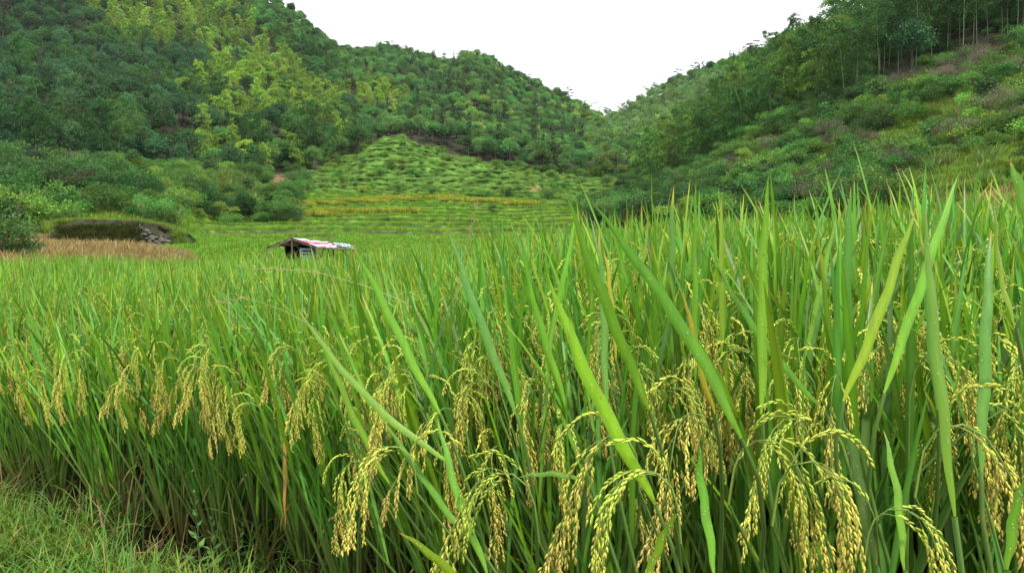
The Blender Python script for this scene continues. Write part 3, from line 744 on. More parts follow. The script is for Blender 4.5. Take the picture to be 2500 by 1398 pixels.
stuff('terrace_rice_crop', P[g], TR, R.uniform(0, 6.28, g.sum()), R.uniform(.75, 1.15, g.sum()), label='green rice standing on the stepped paddies of the valley floor', category='rice')
g = yel & (wt > .2) & (lay > 2.2)
stuff('ripe_rice_crop', P[g], TRY, R.uniform(0, 6.28, g.sum()), R.uniform(1.2, 1.7, g.sum()), label='yellow ripe rice along the terrace rims', category='rice')

# ------------------------------------------------------------------ single trees that stand out
UMB = protos(g_pine_umbrella, 'tree_pine', BK, 2, h=6.5, r=2.6)
for q, (px, Yd, s, lab) in enumerate([
    (95, 78, .62, 'dark flat-layered pine on the left mound, nearest the left edge'),
    (800, 200, .8, 'flat-layered pine at the foot of the bamboo left of the knoll'),
    (1870, 74, .55, 'dark flat-layered tree in the scrub slope below the right grove'),
    (1040, 232, 1.0, 'lone dark pine behind the top of the knoll')]):
    X = (px - 1250) / F * Yd; e = empty('pine_tree', (X, Yd, float(ground([X], [Yd])[0]) - .2), label=lab, category='tree')
    e.scale = (s, s, s); e.rotation_euler = (0, 0, q * 1.3)
    for pn, me in UMB[0][q % 2]: link(pn, me, e)
# pines on the skyline ridge at the right
for q, px in enumerate([1815, 1835, 1862, 2008, 2026, 2048, 1690, 1650, 1388]):
    Yd = float(np.interp(px, TPX, TYE[:, 9])); X = (px - 1250) / F * Yd
    e = empty('pine_tree', (X, Yd, float(ground([X], [Yd])[0])), category='tree', group='pines on the skyline')
    e['label'] = 'dark pine on the skyline ' + ['at the notch top, left of its cluster of three', 'at the notch top, in the middle of its cluster', 'at the notch top, right of its cluster of three', 'near the upper right, leftmost of three', 'near the upper right, middle of three', 'near the upper right, rightmost of three', 'halfway up the ridge right of the saddle', 'lower on the ridge right of the saddle', 'left of the saddle, alone on the middle hill'][q]
    e.scale = (1.35, 1.35, 1.5); e.rotation_euler = (0, 0, q * 1.1)
    for pn, me in UMB[0][q % 2]: link(pn, me, e)

SAP = protos(g_broadleaf, 'tree_sapling', BK, 3, h=5, r=1.5, col=(.06, .125, .038), n=1100, leaf=.26)
rs_ = np.random.default_rng(77)
for q, (px, py, Yd, s) in enumerate([(2010, 330, 92, .8), (2135, 300, 88, .95), (1935, 420, 80, .7), (2260, 335, 66, .7), (1800, 470, 84, .7), (1660, 470, 96, .75), (1550, 480, 118, .9), (2080, 450, 62, .6), (2390, 260, 72, .8), (330, 440, 98, .8), (520, 455, 112, .9), (610, 470, 110, .75), (215, 455, 88, .65), (440, 470, 98, .6)]):
    X = (px - 1250) / F * Yd
    side_ = 'right scrub slope' if px > 1400 else 'left mound'
    e = empty('sapling', (X, Yd, float(ground([X], [Yd])[0]) - .1), category='tree', group='young trees standing out of the scrub',
        label=['young tree high on the scrub slope, left of its taller neighbour', 'tallest young tree high on the right scrub slope', 'young tree halfway up the left part of the right scrub slope', 'young tree on the right scrub slope beside the grass benches', 'young tree low on the left part of the right scrub slope', 'young tree just below the left tip of the bamboo grove', 'young tree on the low bank between knoll and bamboo grove', 'lowest young tree on the right scrub slope, just over the rice', 'rightmost young tree under the shaded upper right grove', 'young tree on the left mound under the dark woods', 'tallest young tree on the left mound', 'young tree nearest the red earth slip on the left mound', 'leftmost young tree on the left mound', 'smallest young tree, in the middle of the left mound'][q])
    e.scale = (s, s, s); e.rotation_euler = (0, 0, q)
    for pn, me in SAP[0][q % 3]: link(pn, me, e)

# ------------------------------------------------------------------ earth bank with stones, left
M_BANK = plain_material('bank_earth', (.03, .028, .018), 1, .1, .6, 1.2, bump=.6)
M_STONE = plain_material('stone', (.095, .09, .075), .9, .2, .35, 5, bump=.5)
bx = np.linspace(100, 430, 70)
rows = []
for fr in np.linspace(0, 1, 12):
    top = np.interp(bx, [100, 120, 150, 200, 320, 385, 415, 430], [597, 572, 550, 536, 538, 548, 568, 600]); bot = np.interp(bx, [110, 250, 430], [596, 600, 606])
    py = bot + (top - bot) * fr
    Yb = 43.6 + .9 * fr ** 1.5 + np.interp(bx, [110, 400, 430], [0, 0, .8]) + fbm(bx / 12, np.full(70, fr * 6), 1.2, 5) * .9 + fbm(bx / 4, np.full(70, fr * 12), 1.0, 15) * .5
    rows.append(at(bx, py, Yb))
bk = np.array(rows)
back = np.array([bk[-1] + [0, .9, -.05], bk[-1] + [0, 3.5, -.3], bk[-1] + [0, 4.5, -2.0]])
bk = np.concatenate([bk[:1] - [0, .0, .8], bk, back])
nr_, nc_ = bk.shape[:2]; i = np.arange(nr_ - 1)[:, None] * nc_; j = np.arange(nc_ - 1)[None]
bank = empty('earth_bank', tuple(bk[1, 35]), label='dark earth bank with exposed stones at its right end, above the dry grass', category='bank')
o0 = bk[1, 35].copy()
link('bank_face', mesh('bank_face', Geo((bk - o0).reshape(-1, 3), np.stack([i + j, i + j + 1, i + nc_ + j + 1, i + nc_ + j], -1).reshape(-1, 4), (.03, .03, .02)), M_BANK), bank)
def g_stone(rng):
    n = 7; a = np.arange(n) / n * 6.283; V = []
    for zz, rr in [(-.5, .5), (-.25, .95), (.25, 1), (.5, .45)]:
        rj = rr * rng.uniform(.8, 1.15, n); V.append(np.stack([np.cos(a) * rj, np.full(n, zz) , np.sin(a) * rj], -1))
    V = np.concatenate(V); Q = [[k * n + j, k * n + (j + 1) % n, (k + 1) * n + (j + 1) % n, (k + 1) * n + j] for k in range(3) for j in range(n)]
    Q += [[0, 1, 2, 3], [0, 3, 4, 6], [4, 5, 6, 6 - 0]][:2] + [[21, 22, 23, 24], [21, 24, 25, 27]]
    return Geo(V, Q, (.2, .2, .2))
STM = [mesh('stone', g_stone(np.random.default_rng(90 + v)), M_STONE, False) for v in range(6)]
for q in range(34):
    if q < 14: px, py = [(343, 557), (357, 563), (367, 569), (380, 580), (371, 579), (352, 572), (394, 584), (383, 590), (335, 587), (345, 591), (402, 588), (378, 596), (390, 594), (366, 588)][q]
    else: px = R.uniform(330, 418); py = R.uniform(max(556, 560 + (px - 350) * .35), 603)
    Yd = 43.75 + .9 * (max(600 - py, 0) / 60) ** 1.5; w = R.uniform(.06, .13) if q > 13 else R.uniform(.085, .15)
    p = at(px, py, Yd - .12) - o0
    link('stone', STM[q % 6], bank, trs(p) @ roty(R.uniform(-.4, .4)) @ rotz(R.uniform(-.3, .3)) @ scl((w * R.uniform(1, 1.5), .22, w * R.uniform(.6, .9))))
# grass and herbs on the bank lip and face
q = 420; lx = R.uniform(125, 425, q); ly = np.interp(lx, [110, 180, 320, 385, 415, 430], [538, 534, 538, 548, 568, 600])
LP = at(lx, ly + 1, 44.7) + np.stack([np.zeros(q), R.uniform(.15, 1.9, q), np.full(q, -.22)], -1)
stuff('bank_grass', LP, GRN, R.uniform(0, 6.28, q), R.uniform(.3, .6, q), label='grass fringe hanging over the lip of the earth bank', category='grass')
q = 420; lx = R.uniform(140, 335, q); ly = R.uniform(553, 600, q)
LP = at(lx, ly, 43.3 + .9 * ((600 - ly) / 60) ** 1.5)
DKG = [mesh('bank_herb', g_tuft(np.random.default_rng(66 + v), .3, 40, .03, (.035 + .03 * v, .055 + .02 * v, .02), 1.1, .15), M_GRASS) for v in range(2)]
stuff('bank_weeds', LP, DKG, R.uniform(0, 6.28, q), R.uniform(.5, 1.1, q), label='dark weeds rooted in the face of the earth bank', category='weeds')
# bushes that close the view at the left edge
for q, (px, py, Yd, s, k) in enumerate([(8, 628, 26, .75, 't'), (45, 632, 27, .55, 's'), (-25, 600, 28, 1.0, 't'), (70, 640, 25, .35, 's'), (10, 560, 36, .8, 's')]):
    p = at(px, py, Yd); e = empty('bush', (p[0], p[1], float(ground([p[0]], [p[1]])[0]) - .05), category='bush',
        label=['dark rounded bush at the left edge behind the paddy', 'mid green bush just right of the dark one at the left edge', 'large dark bush cut by the left edge of the view', 'smallest bush in the dry grass near the left edge', 'bush above the others at the left edge, left of the earth bank'][q])
    e.scale = (s * 1.2, s * 1.2, s); e.rotation_euler = (0, 0, q)
    for pn, me in SHR[k][0][q % 3]: link(pn, me, e)

# ------------------------------------------------------------------ field hut with a striped tarpaulin roof
hut = empty('field_hut', (-9.8, 39, float(ground([-9.8], [39.])[0])), label='low pole hut with red, white and blue striped tarpaulin roof in the paddies', category='hut')
h0 = np.array(hut.location)
M_TARP = plain_material('tarpaulin', (1, 1, 1), .45, .4, .12, 3, attr=True, bump=.1)
M_POLE = plain_material('hut_pole', (.13, .10, .07), .9, .2, .3, 8)
M_CORD = plain_material('net_cord', (.03, .05, .05), .8, .2, .2, 8)
M_CRATE = plain_material('crate_blue', (.30, .42, .50), .5, .4, .2, 4)
M_DARK = plain_material('hut_shade', (.018, .016, .02), .95, .1, .4, 4)  # near-black colour standing in for the shade inside the hut
def sheet(p00, p10, p01, p11, nu, nv, colf, sag=.06, seed=0, thick=.02):
    """sagging cloth between four corners; u along p00->p10, v along p00->p01"""
    u, v = np.meshgrid(np.linspace(0, 1, nu), np.linspace(0, 1, nv)); u3, v3 = u[..., None], v[..., None]
    Pp = (p00 * (1 - u3) + p10 * u3) * (1 - v3) + (p01 * (1 - u3) + p11 * u3) * v3
    Pp[..., 2] += -sag * np.sin(u * math.pi) * np.sin(v * math.pi) * 1.5 + fbm(u * 4, v * 3, 1.0, seed) * .07 - .03 * np.abs(np.sin(u * math.pi * 3))
    c = colf(u, v)
    i = np.arange(nv - 1)[:, None] * nu; j = np.arange(nu - 1)[None]
    q = np.stack([i + j, i + j + 1, i + nu + j + 1, i + nu + j], -1).reshape(-1, 4)
    lo = Pp.copy(); lo[..., 2] -= thick; n = nu * nv
    return Geo(np.concatenate([Pp.reshape(-1, 3), lo.reshape(-1, 3)]) - h0, np.concatenate([q, q[:, ::-1] + n]), np.concatenate([c.reshape(-1, 3)] * 2)), Pp
WHT, REDC, BLU, PAL = np.array([.58, .59, .64]), np.array([.42, .035, .07]), np.array([.04, .06, .26]), np.array([.46, .58, .60])
def stripes(u, v):
    c = np.zeros(u.shape + (3,)) + WHT
    b = (v * 3.4) % 1.0
    c[b < .42] = REDC; c[(b > .86)] = BLU
    return c
rf, rb = at(712, 579, 38.2), at(858, 596, 41.6)
ef, eb = at(772, 601, 37.0), at(864, 606, 40.6)
lf, lb = at(650, 604, 37.2), at(695, 590, 41.0)
rmid = rf * .42 + rb * .58; emid = ef * .42 + eb * .58
def st_front(u, v): return stripes(u, .05 + v * .5 + 0 * u)
g, _ = sheet(rf, rmid, ef, emid, 24, 22, lambda u, v: stripes(u, v * .8 + .18), .10, 1)
roof = link('roof', mesh('roof', g, M_TARP), hut)
g, _ = sheet(rf, rb + [-1.5, .6, .1], lf, lb, 24, 20, lambda u, v: stripes(u, v * .9 + .1), .10, 2)
link('roof', mesh('roof', g, M_TARP), hut, label='left slope of the striped roof')
g, PP = sheet(rmid + [0, 0, .03], rb, emid + [0, 0, .03], eb, 26, 14, lambda u, v: np.where(((u * 4 + v) % 1 > .9)[..., None], PAL * .6, PAL), .06, 3)
rr = link('roof', mesh('roof', g, M_TARP), hut, label='pale blue-white plastic sheet tied down with a net')
cords = []
for a_ in range(0, 26, 4): cords.append(tube(PP[:, a_] + [0, -.01, .015], .012, 4, np.array([.1, .1, .1])))
for a_ in range(0, 14, 3): cords.append(tube(PP[a_] + [0, -.01, .018], .012, 4, np.array([.1, .1, .1])))
c_ = join(cords); c_.V = c_.V - h0; link('net_cords', mesh('net_cords', c_, M_CORD), hut, kind='stuff')
def pole(a, b, r=.05, nm='post'):
    a = np.asarray(a, float); b = np.asarray(b, float)
    g = tube(np.linspace(a, b, 4) - h0, [r, r * .95, r * .9, r * .85], 7, np.array([.1, .1, .1])); link(nm, mesh(nm, g, M_POLE), hut)
gz = h0[2] - .1
for p in (rf, ef, lf, eb, rmid * .5 + emid * .5, rb, lb, rmid): pole((p[0], p[1] + .05, gz), p + [0, .05, -.06])
pole(rf + [0, 0, -.08], rb + [0, 0, -.08], .04, 'ridge_pole'); pole(ef + [0, .05, -.08], eb + [0, .05, -.08], .035, 'rafter'); pole(lf + [0, .05, -.06], lb + [0, 0, -.06], .035, 'rafter')
pole(rf + [0, .05, -.1], ef + [0, .05, -.1], .035, 'rafter'); pole(rf + [0, .05, -.1], lf + [0, .05, -.1], .035, 'rafter')
pole(ef + [0, .1, -.9], rmid * .5 + emid * .5 + [-.4, 0, -.1], .035, 'brace'); pole(eb + [-.6, 0, -.1], eb + [-.05, 0, -.7], .03, 'brace')
g, _ = sheet(lb + [.2, -.5, -.05], rb + [-1.8, -.3, -.05], lb + [.2, -.5, -1.0], rb + [-1.8, -.3, -1.0], 10, 6, lambda u, v: np.zeros(u.shape + (3,)) + .02, 0, 6)  # dark sheet added at the back to paint the hut's shaded interior
link('shade_sheet', mesh('shade_sheet', g, M_DARK), hut)
cr = at(752, 606, 38.4)
rack = empty('storage_rack', tuple(cr + [0, 0, -.9]), label='pale blue slatted rack standing inside the striped hut', category='rack')
def box(c, s): 
    v = np.array([[x, y, z] for z in (-.5, .5) for y in (-.5, .5) for x in (-.5, .5)]) * s + c
    return Geo(v, [[0, 2, 3, 1], [4, 5, 7, 6], [0, 1, 5, 4], [2, 6, 7, 3], [0, 4, 6, 2], [1, 3, 7, 5]], (.5, .5, .5))
for sx in (-.33, .33):
    for sy in (-.16, .16): link('post', mesh('post', box((sx, sy, .45), (.04, .04, .95)), M_CRATE), rack)
for q in range(5): link('slat', mesh('slat', box((0, -.18, .2 + q * .16), (.64, .02, .08)), M_CRATE), rack)
link('shelf', mesh('shelf', box((0, 0, .88), (.7, .36, .03)), M_CRATE), rack)
link('shelf', mesh('shelf', box((0, 0, .45), (.62, .32, .03)), M_CRATE), rack)
# ------------------------------------------------------------------ rice: leaf, stem and panicle shapes shared by all plants
GREEN = np.array([.108, .275, .022]); BLUISH = np.array([.080, .245, .034]); LIME = np.array([.175, .34, .020]); YEL = np.array([.33, .33, .035]); STRAW = np.array([.30, .21, .08]); DARKG = np.array([.055, .14, .022])
def leaf_cols(k, base, tipc=None, edge=None):
    t = np.linspace(0, 1, k)[:, None]
    c = base * (1 - .12 * t) + np.array([.03, .02, 0]) * (1 - t) ** 3
    if tipc is not None: c = c * (1 - sstep(*tipc[1], t)) + tipc[0] * sstep(*tipc[1], t)
    return c
def g_leaf(rng, L, W, th0, kap, base, tipc=None, seg=10, twist=.4, powr=1.8, kink=None):
    t = np.linspace(0, 1, seg + 1); th = th0 + kap * t ** powr
    if kink: th = th + kink[1] * sstep(kink[0] - .04, kink[0] + .06, t)
    ds = L / seg; tm = (th[1:] + th[:-1]) / 2
    x = np.concatenate([[0], np.cumsum(np.sin(tm) * ds)]); z = np.concatenate([[0], np.cumsum(np.cos(tm) * ds)])
    yv = .03 * L * rng.normal() * t ** 2
    w = W * np.interp(t, [0, .08, .35, .7, .9, 1], [.45, .7, 1, .82, .40, .03])
    a = twist * rng.normal() * t
    side = np.stack([np.sin(a) * np.cos(th), np.cos(a), -np.sin(a) * np.sin(th)], -1)
    return ribbon(np.stack([x, yv, z], -1), w, side, leaf_cols(seg + 1, base, tipc), .14)
lr_ = np.random.default_rng(5)
LEAF = []
for v in range(10):   # upright flag leaves
    b = [GREEN, GREEN, BLUISH, GREEN, LIME, BLUISH, GREEN, GREEN * .85, LIME * .8, BLUISH][v]
    tc_ = (np.array([.30, .22, .06]), (.96, 1.0)) if v % 3 == 1 else (YEL, (.82, 1.0)) if v == 6 else None
    LEAF.append(g_leaf(lr_, lr_.uniform(.40, .54), lr_.uniform(.0125, .0175), 0, lr_.uniform(.02, .35), b, tc_))
for v in range(8):    # longer leaves from lower nodes
    b = [GREEN, GREEN, BLUISH, DARKG, LIME, DARKG, GREEN, BLUISH][v]
    LEAF.append(g_leaf(lr_, lr_.uniform(.48, .64), lr_.uniform(.0105, .0150), 0, lr_.uniform(.25, .95), b, (YEL, (.86, 1.0)) if v % 4 == 1 else None))
for v in range(6):    # old leaves near the foot, dry and bent
    b = [STRAW, YEL * .8, STRAW * .8, LIME, STRAW, YEL * .7][v]
    LEAF.append(g_leaf(lr_, lr_.uniform(.28, .48), lr_.uniform(.006, .010), 0, lr_.uniform(.8, 2.2), b, (STRAW, (.4, 1.0)), twist=1.5, kink=(lr_.uniform(.3, .6), lr_.uniform(.2, 1.3))))
NE, NM, ND = 10, 8, 6
STEMG = [tube(np.stack([b_ * np.linspace(0, 1, 6) ** 2, np.zeros(6), np.linspace(0, 1, 6)], -1), np.array([.0062, .0056, .0048, .0036, .0026, .0016]), 5,
              np.array([[.16, .13, .04], [.14, .17, .04], [.12, .2, .04], [.11, .21, .035], [.11, .21, .035], [.11, .21, .035]])) for b_ in (.02, .05, .09, .13)]
def g_grain(L, W, ns=4):
    a = np.arange(ns) / ns * 6.2832
    V = np.concatenate([np.stack([np.cos(a) * W / 2 * r, np.sin(a) * W / 2 * r * .8, np.full(ns, L * t)], -1) for t, r in ((0, .25), (.28, .95), (.65, .85), (1, .06))])
    Q = [[k * ns + j, k * ns + (j + 1) % ns, (k + 1) * ns + (j + 1) % ns, (k + 1) * ns + j] for k in range(3) for j in range(ns)]
    return V, np.array(Q)
def place_grains(P, D, L, W, C, rng, ns=4):
    V0, Q0 = g_grain(1.0, 1.0, ns); n = len(P); D = unit(D); S = unit(np.cross(D, rdir(n, rng))); N = np.cross(D, S)
    L = np.asarray(L)[:, None, None]; W = np.asarray(W)[:, None, None]
    V = P[:, None] + S[:, None] * V0[None, :, :1] * W + N[:, None] * V0[None, :, 1:2] * W + D[:, None] * V0[None, :, 2:3] * L
    Q = Q0[None] + (np.arange(n) * len(V0))[:, None, None]
    return Geo(V.reshape(-1, 3), Q.reshape(-1, 4), np.repeat(C, len(V0), 0))
G_YG, G_Y, G_T = np.array([.35, .45, .05]), np.array([.52, .48, .08]), np.array([.52, .38, .10])
def g_panicle(rng, L=.31, th1=2.9, bow=.5, nb=11, gs=.0043, ripe=.5, low=False, spread=.35):
    n = 26; s = np.linspace(0, 1, n); th = .12 + (th1 - .12) * sstep(.12, bow + .12, s)
    ds = L / (n - 1); tm = (th[1:] + th[:-1]) / 2
    ax_ = np.stack([np.concatenate([[0], np.cumsum(np.sin(tm) * ds)]), .012 * np.sin(s * 5 + rng.uniform(0, 6)) * s, np.concatenate([[0], np.cumsum(np.cos(tm) * ds)])], -1)
    gs_ = [tube(ax_[::3 if low else 2], np.linspace(.0016, .0006, len(ax_[::3 if low else 2])), 4, np.array([.15, .24, .04]))]
    GPs, GD, GCc = [], [], []
    T = unit(np.gradient(ax_, axis=0))
    for b in range(nb):
        sb = .27 + .66 * (b / (nb - 1)) + rng.uniform(-.015, .015); i0 = int(sb * (n - 1)); p = ax_[i0].copy(); az = b * 2.4 + rng.uniform(-.4, .4)
        S = unit(np.cross(T[i0], [0, 1, .01])); B = np.cross(T[i0], S)
        d = unit(T[i0] + (S * math.cos(az) + B * math.sin(az)) * rng.uniform(.5, 1.3) * spread * (1.5 if sb < .45 else .8))
        Lb = np.interp(sb, [.27, .6, .95], [.115, .10, .05]) * rng.uniform(.8, 1.15); m = max(4, int(Lb / gs)); step = Lb / m; pts = [p.copy()]
        for k in range(m):
            d = unit(d + np.array([0, 0, -1]) * (.085 + .02 * rng.random()) * (step / .0040)); p = p + d * step; pts.append(p.copy())
            if k > m * .16 and not low or low and k % 1 == 0:
                sd_ = unit(np.cross(d, rdir(1, rng)[0])); gd = d * 1.0 + sd_ * .30 * (1 if k % 2 else -1)
                GPs.append(p + sd_ * .0012 * (1 if k % 2 else -1)); GD.append(gd)
                low_t = np.clip((ax_[:, 2].max() - p[2]) / .16, 0, 1) * .75 + ripe * .4 - .1 + rng.normal() * .18
                c = G_YG * (1 - sstep(0, .45, low_t)) + G_Y * sstep(0, .45, low_t); c = c * (1 - sstep(.55, 1.05, low_t)) + G_T * sstep(.55, 1.05, low_t)
                GCc.append(c * rng.uniform(.8, 1.2))
        if not low: gs_.append(tube(np.array(pts)[::3], .0005, 3, np.array([.18, .26, .05])))
    m = len(GPs); P = np.array(GPs)
    k_ = 2.0 if low else 1.0
    gs_.append(place_grains(P, np.array(GD), rng.uniform(.0074, .0091, m) * k_ * (.9 if low else 1), rng.uniform(.0029, .0035, m) * k_ * (.85 if low else 1), np.array(GCc), rng, 3 if low else 4))
    return join(gs_), ax_
pr_ = np.random.default_rng(17)
PAN = [g_panicle(pr_, pr_.uniform(.27, .35), pr_.uniform(2.6, 3.05), pr_.uniform(.34, .55), int(pr_.integers(15, 20)), .0034, pr_.uniform(-.5, .8), spread=pr_.uniform(.2, .6)) for v in range(10)]
PANL = [g_panicle(pr_, pr_.uniform(.27, .34), pr_.uniform(2.5, 3.0), pr_.uniform(.36, .55), 11, .0090, pr_.uniform(.1, .9), True, .45)[0] for v in range(5)]
leaf_me = [mesh('leaf', g, M_RICE) for g in LEAF]
stem_me = [mesh('stem', g, M_STEM) for g in STEMG]
pan_me = [mesh('panicle', g, M_GRAIN) for g, _ in PAN]

def recipe(rng, tillers=13, pans=7):
    rec = []
    for q in range(tillers):
        az = q * 2.4 + rng.uniform(-.4, .4); al = rng.uniform(.03, .24) * (.5 + .5 * q / tillers) + .02
        b = np.array([math.cos(az), math.sin(az), 0]) * rng.uniform(.008, .045); H = rng.uniform(.68, .88)
        si = int(rng.integers(0, 4)); MS = trs(b) @ rotz(az) @ roty(al) @ scl((H, 1, H)); MS[:3, 1] = (trs(b) @ rotz(az) @ roty(al))[:3, 1]
        sv = (1.0, 1.0, H); MS = trs(b) @ rotz(az) @ roty(al) @ scl((1.1, 1.1, H))
        rec.append(('stem', si, MS))
        bend = [.02, .05, .09, .13][si]
        def onstem(t): return (MS @ np.array([bend * t * t, 0, t, 1]))[:3]
        la = al + rng.uniform(-.02, .12)
        rec.append(('leaf', int(rng.integers(0, NE)), trs(onstem(rng.uniform(.66, .80))) @ rotz(az + rng.normal() * .8) @ roty(la * rng.uniform(.3, 1.2)) @ scl(rng.uniform(.85, 1.08)) @ rotz(rng.uniform(0, 6.28) if la < .1 else rng.normal() * .5)))
        rec.append(('leaf', NE + int(rng.integers(0, NM)), trs(onstem(rng.uniform(.45, .7))) @ rotz(az + math.pi * rng.uniform(.3, 1.7)) @ roty(rng.uniform(.08, .34)) @ scl(rng.uniform(.8, 1.05))))
        for z_ in range(2): rec.append(('leaf', NE + int(rng.integers(0, NM)), trs(onstem(rng.uniform(.08, .45))) @ rotz(rng.uniform(0, 6.28)) @ roty(rng.uniform(.02, .30)) @ scl(rng.uniform(.75, 1.05))))
        if rng.random() < .22: rec.append(('leaf', NE + NM + int(rng.integers(0, ND)), trs(onstem(rng.uniform(.12, .42))) @ rotz(rng.uniform(0, 6.28)) @ roty(rng.uniform(.2, .8)) @ scl(rng.uniform(.7, 1.1))))
        if q < pans: rec.append(('panicle', int(rng.integers(0, len(PAN))), trs(onstem(.99)) @ rotz(az + rng.normal() * .9) @ roty(al * .7) @ scl(rng.uniform(.76, 1.0))))
    return rec
NC = 12
RC = [recipe(np.random.default_rng(300 + v), 14 + v % 3, 7 + v % 4) for v in range(NC)]
def bake(rec, kinds, src): return join([src[k][v].tf(m) for k, v, m in rec if k in kinds])
SRC = {'leaf': LEAF, 'stem': STEMG, 'panicle': [p for p, _ in PAN]}
ME_OF = {'leaf': leaf_me, 'stem': stem_me, 'panicle': pan_me}
fol_me = [mesh('foliage', bake(r, ('leaf',), SRC), M_RICE) for r in RC]
stm_me = [mesh('stems', bake(r, ('stem',), SRC), M_STEM) for r in RC]
whole_rice = []
for v, r in enumerate(RC):
    a_ = bake(r, ('leaf',), SRC); b_ = bake(r, ('stem',), SRC); b_.M[:] = 1
    c_ = join([PANL[k % 5].tf(m) for q, k, m in r if q == 'panicle']); c_.M[:] = 2
    whole_rice.append(mesh('rice_plant', join([a_, b_, c_]), [M_RICE, M_STEM, M_GRAIN]))

# ------------------------------------------------------------------ hero plants: the big panicles and blades one can point at in the photograph
# panicles: apex pixel (px, py), depth, droop direction in plan (degrees, 0 = to the right, 180 = to the left, 270 = to the camera), variant, scale, plant number
HP = [
 (1230, 1152, 1.12, 188, 0, 1.05, 0), (960, 1088, 1.25, 200, 1, 1.0, 0), (1085, 995, 1.45, 195, 2, 1.0, 1), (975, 900, 1.6, 190, 3, .95, 1),
 (1490, 1062, 1.05, 196, 4, 1.08, 2), (1560, 1150, .98, 190, 5, 1.05, 2), (1700, 1005, 1.2, 205, 6, 1.05, 3), (1545, 880, 1.5, 320, 7, 1.0, 3),
 (1870, 1072, 1.0, 350, 8, 1.08, 4), (1985, 1125, .93, 340, 9, 1.05, 4), (2190, 1240, .88, 345, 1, .85, 5), (2350, 1035, .92, 350, 2, 1.05, 6),
 (2440, 985, 1.1, 10, 3, 1.0, 6), (2150, 845, 1.45, 200, 4, 1.1, 7), (2230, 865, 1.4, 330, 5, 1.1, 7), (1760, 880, 1.5, 345, 6, 1.05, 8),
 (1165, 830, 1.9, 250, 7, 1.0, 9), (1000, 850, 1.9, 185, 9, 1.0, 9), (1930, 1020, 1.15, 210, 0, .95, 4), (2420, 870, 1.5, 195, 8, 1.0, 10), (2010, 820, 1.7, 330, 2, 1.0, 10),
 (800, 880, 2.35, 190, 0, 1.0, 11), (705, 845, 2.45, 195, 1, 1.0, 11), (330, 885, 2.9, 190, 2, .95, 12), (180, 850, 3.0, 200, 3, 1.0, 13), (490, 890, 2.7, 195, 4, .95, 14), (890, 830, 2.4, 200, 5, 1.0, 15), (620, 835, 2.9, 200, 6, 1.0, 14)]
# blades: foot pixel + depth, tip pixel + depth, width in metres, colour, sideways bow, plant number
HL = [
 ((1600, 1230, 1.00), (1338, 672, .98), .0205, LIME, .02, 2), ((1810, 1070, 1.0), (1444, 500, 1.05), .0180, GREEN * .85, -.02, 3), ((1585, 1000, 1.15), (1386, 476, 1.1), .0185, GREEN, .015, 3),
 ((1100, 1130, 1.3), (728, 752, 1.35), .0150, GREEN, .05, 0), ((1075, 1010, 1.35), (868, 598, 1.35), .0165, GREEN, .01, 1), ((1260, 1010, 1.3), (1095, 560, 1.4), .0170, BLUISH, .01, 1),
 ((1745, 1010, 1.2), (1672, 705, 1.15), .0110, YEL * .8, .01, 3), ((2330, 1260, .78), (2262, 505, .82), .0205, GREEN * .9, .0, 6), ((2060, 980, 1.1), (2240, 508, 1.15), .0185, LIME * .85, -.01, 7),
 ((2160, 960, 1.15), (2372, 425, 1.2), .0180, GREEN, .01, 7), ((2480, 800, 1.0), (2402, 498, .95), .0180, LIME, .0, 6), ((2530, 600, .9), (2472, 396, .9), .0170, GREEN, .0, 6),
 ((1860, 1010, 1.2), (1861, 432, 1.2), .0175, GREEN, .0, 4), ((1700, 930, 1.4), (1692, 448, 1.35), .0180, GREEN * 1.05, .0, 8), ((1640, 860, 1.5), (1650, 452, 1.5), .0170, BLUISH, .01, 8),
 ((2075, 900, 1.3), (2078, 455, 1.3), .0185, BLUISH, .01, 5), ((2010, 1000, 1.2), (1742, 628, 1.25), .0130, GREEN, .03, 4), ((1480, 1000, 1.4), (1462, 560, 1.5), .0160, BLUISH, .0, 2),
 ((1180, 1480, 1.05), (975, 1298, 1.02), .0160, LIME, .0, 0), ((1420, 1172, 1.1), (1265, 1156, 1.2), .0095, GREEN, .0, 0), ((1190, 1400, 1.15), (1065, 1030, 1.2), .0150, GREEN, .01, 0),
 ((1575, 1420, .95), (1660, 1235, .95), .014, LIME * .9, .0, 2), ((1745, 1400, .95), (1690, 1060, 1.0), .0145, GREEN, .0, 3), ((1180, 1350, 1.3), (930, 1015, 1.35), .0135, GREEN * .8, .02, 1),
 ((2140, 1380, .95), (2060, 1020, 1.0), .0150, DARKG, .0, 5), ((2210, 1390, .9), (2180, 1060, .95), .016, GREEN * .8, .0, 5), ((2460, 1390, .8), (2500, 1150, .8), .016, GREEN, .0, 6),
 ((2395, 1150, 1.0), (2440, 560, 1.1), .0175, BLUISH, .01, 6), ((1960, 900, 1.4), (2050, 520, 1.5), .0150, GREEN, .0, 10), ((1385, 1000, 1.5), (1270, 600, 1.5), .0150, GREEN, .01, 2),
 ((950, 1180, 1.6), (780, 800, 1.6), .0150, GREEN, .02, 9), ((1330, 900, 1.7), (1410, 520, 1.7), .0150, GREEN, .0, 9), ((1505, 880, 1.5), (1480, 610, 1.5), .0100, YEL, .0, 8),
 ((2290, 1000, 1.2), (2255, 560, 1.2), .0160, BLUISH, .0, 7), ((1935, 1100, 1.2), (1880, 780, 1.2), .0150, LIME * .8, .0, 4),
 ((680, 1300, 2.7), (640, 900, 2.7), .0120, GREEN, .0, 11), ((693, 1045, 2.25), (697, 1290, 2.22), .0115, np.array([.42, .25, .06]), .0, 11)]
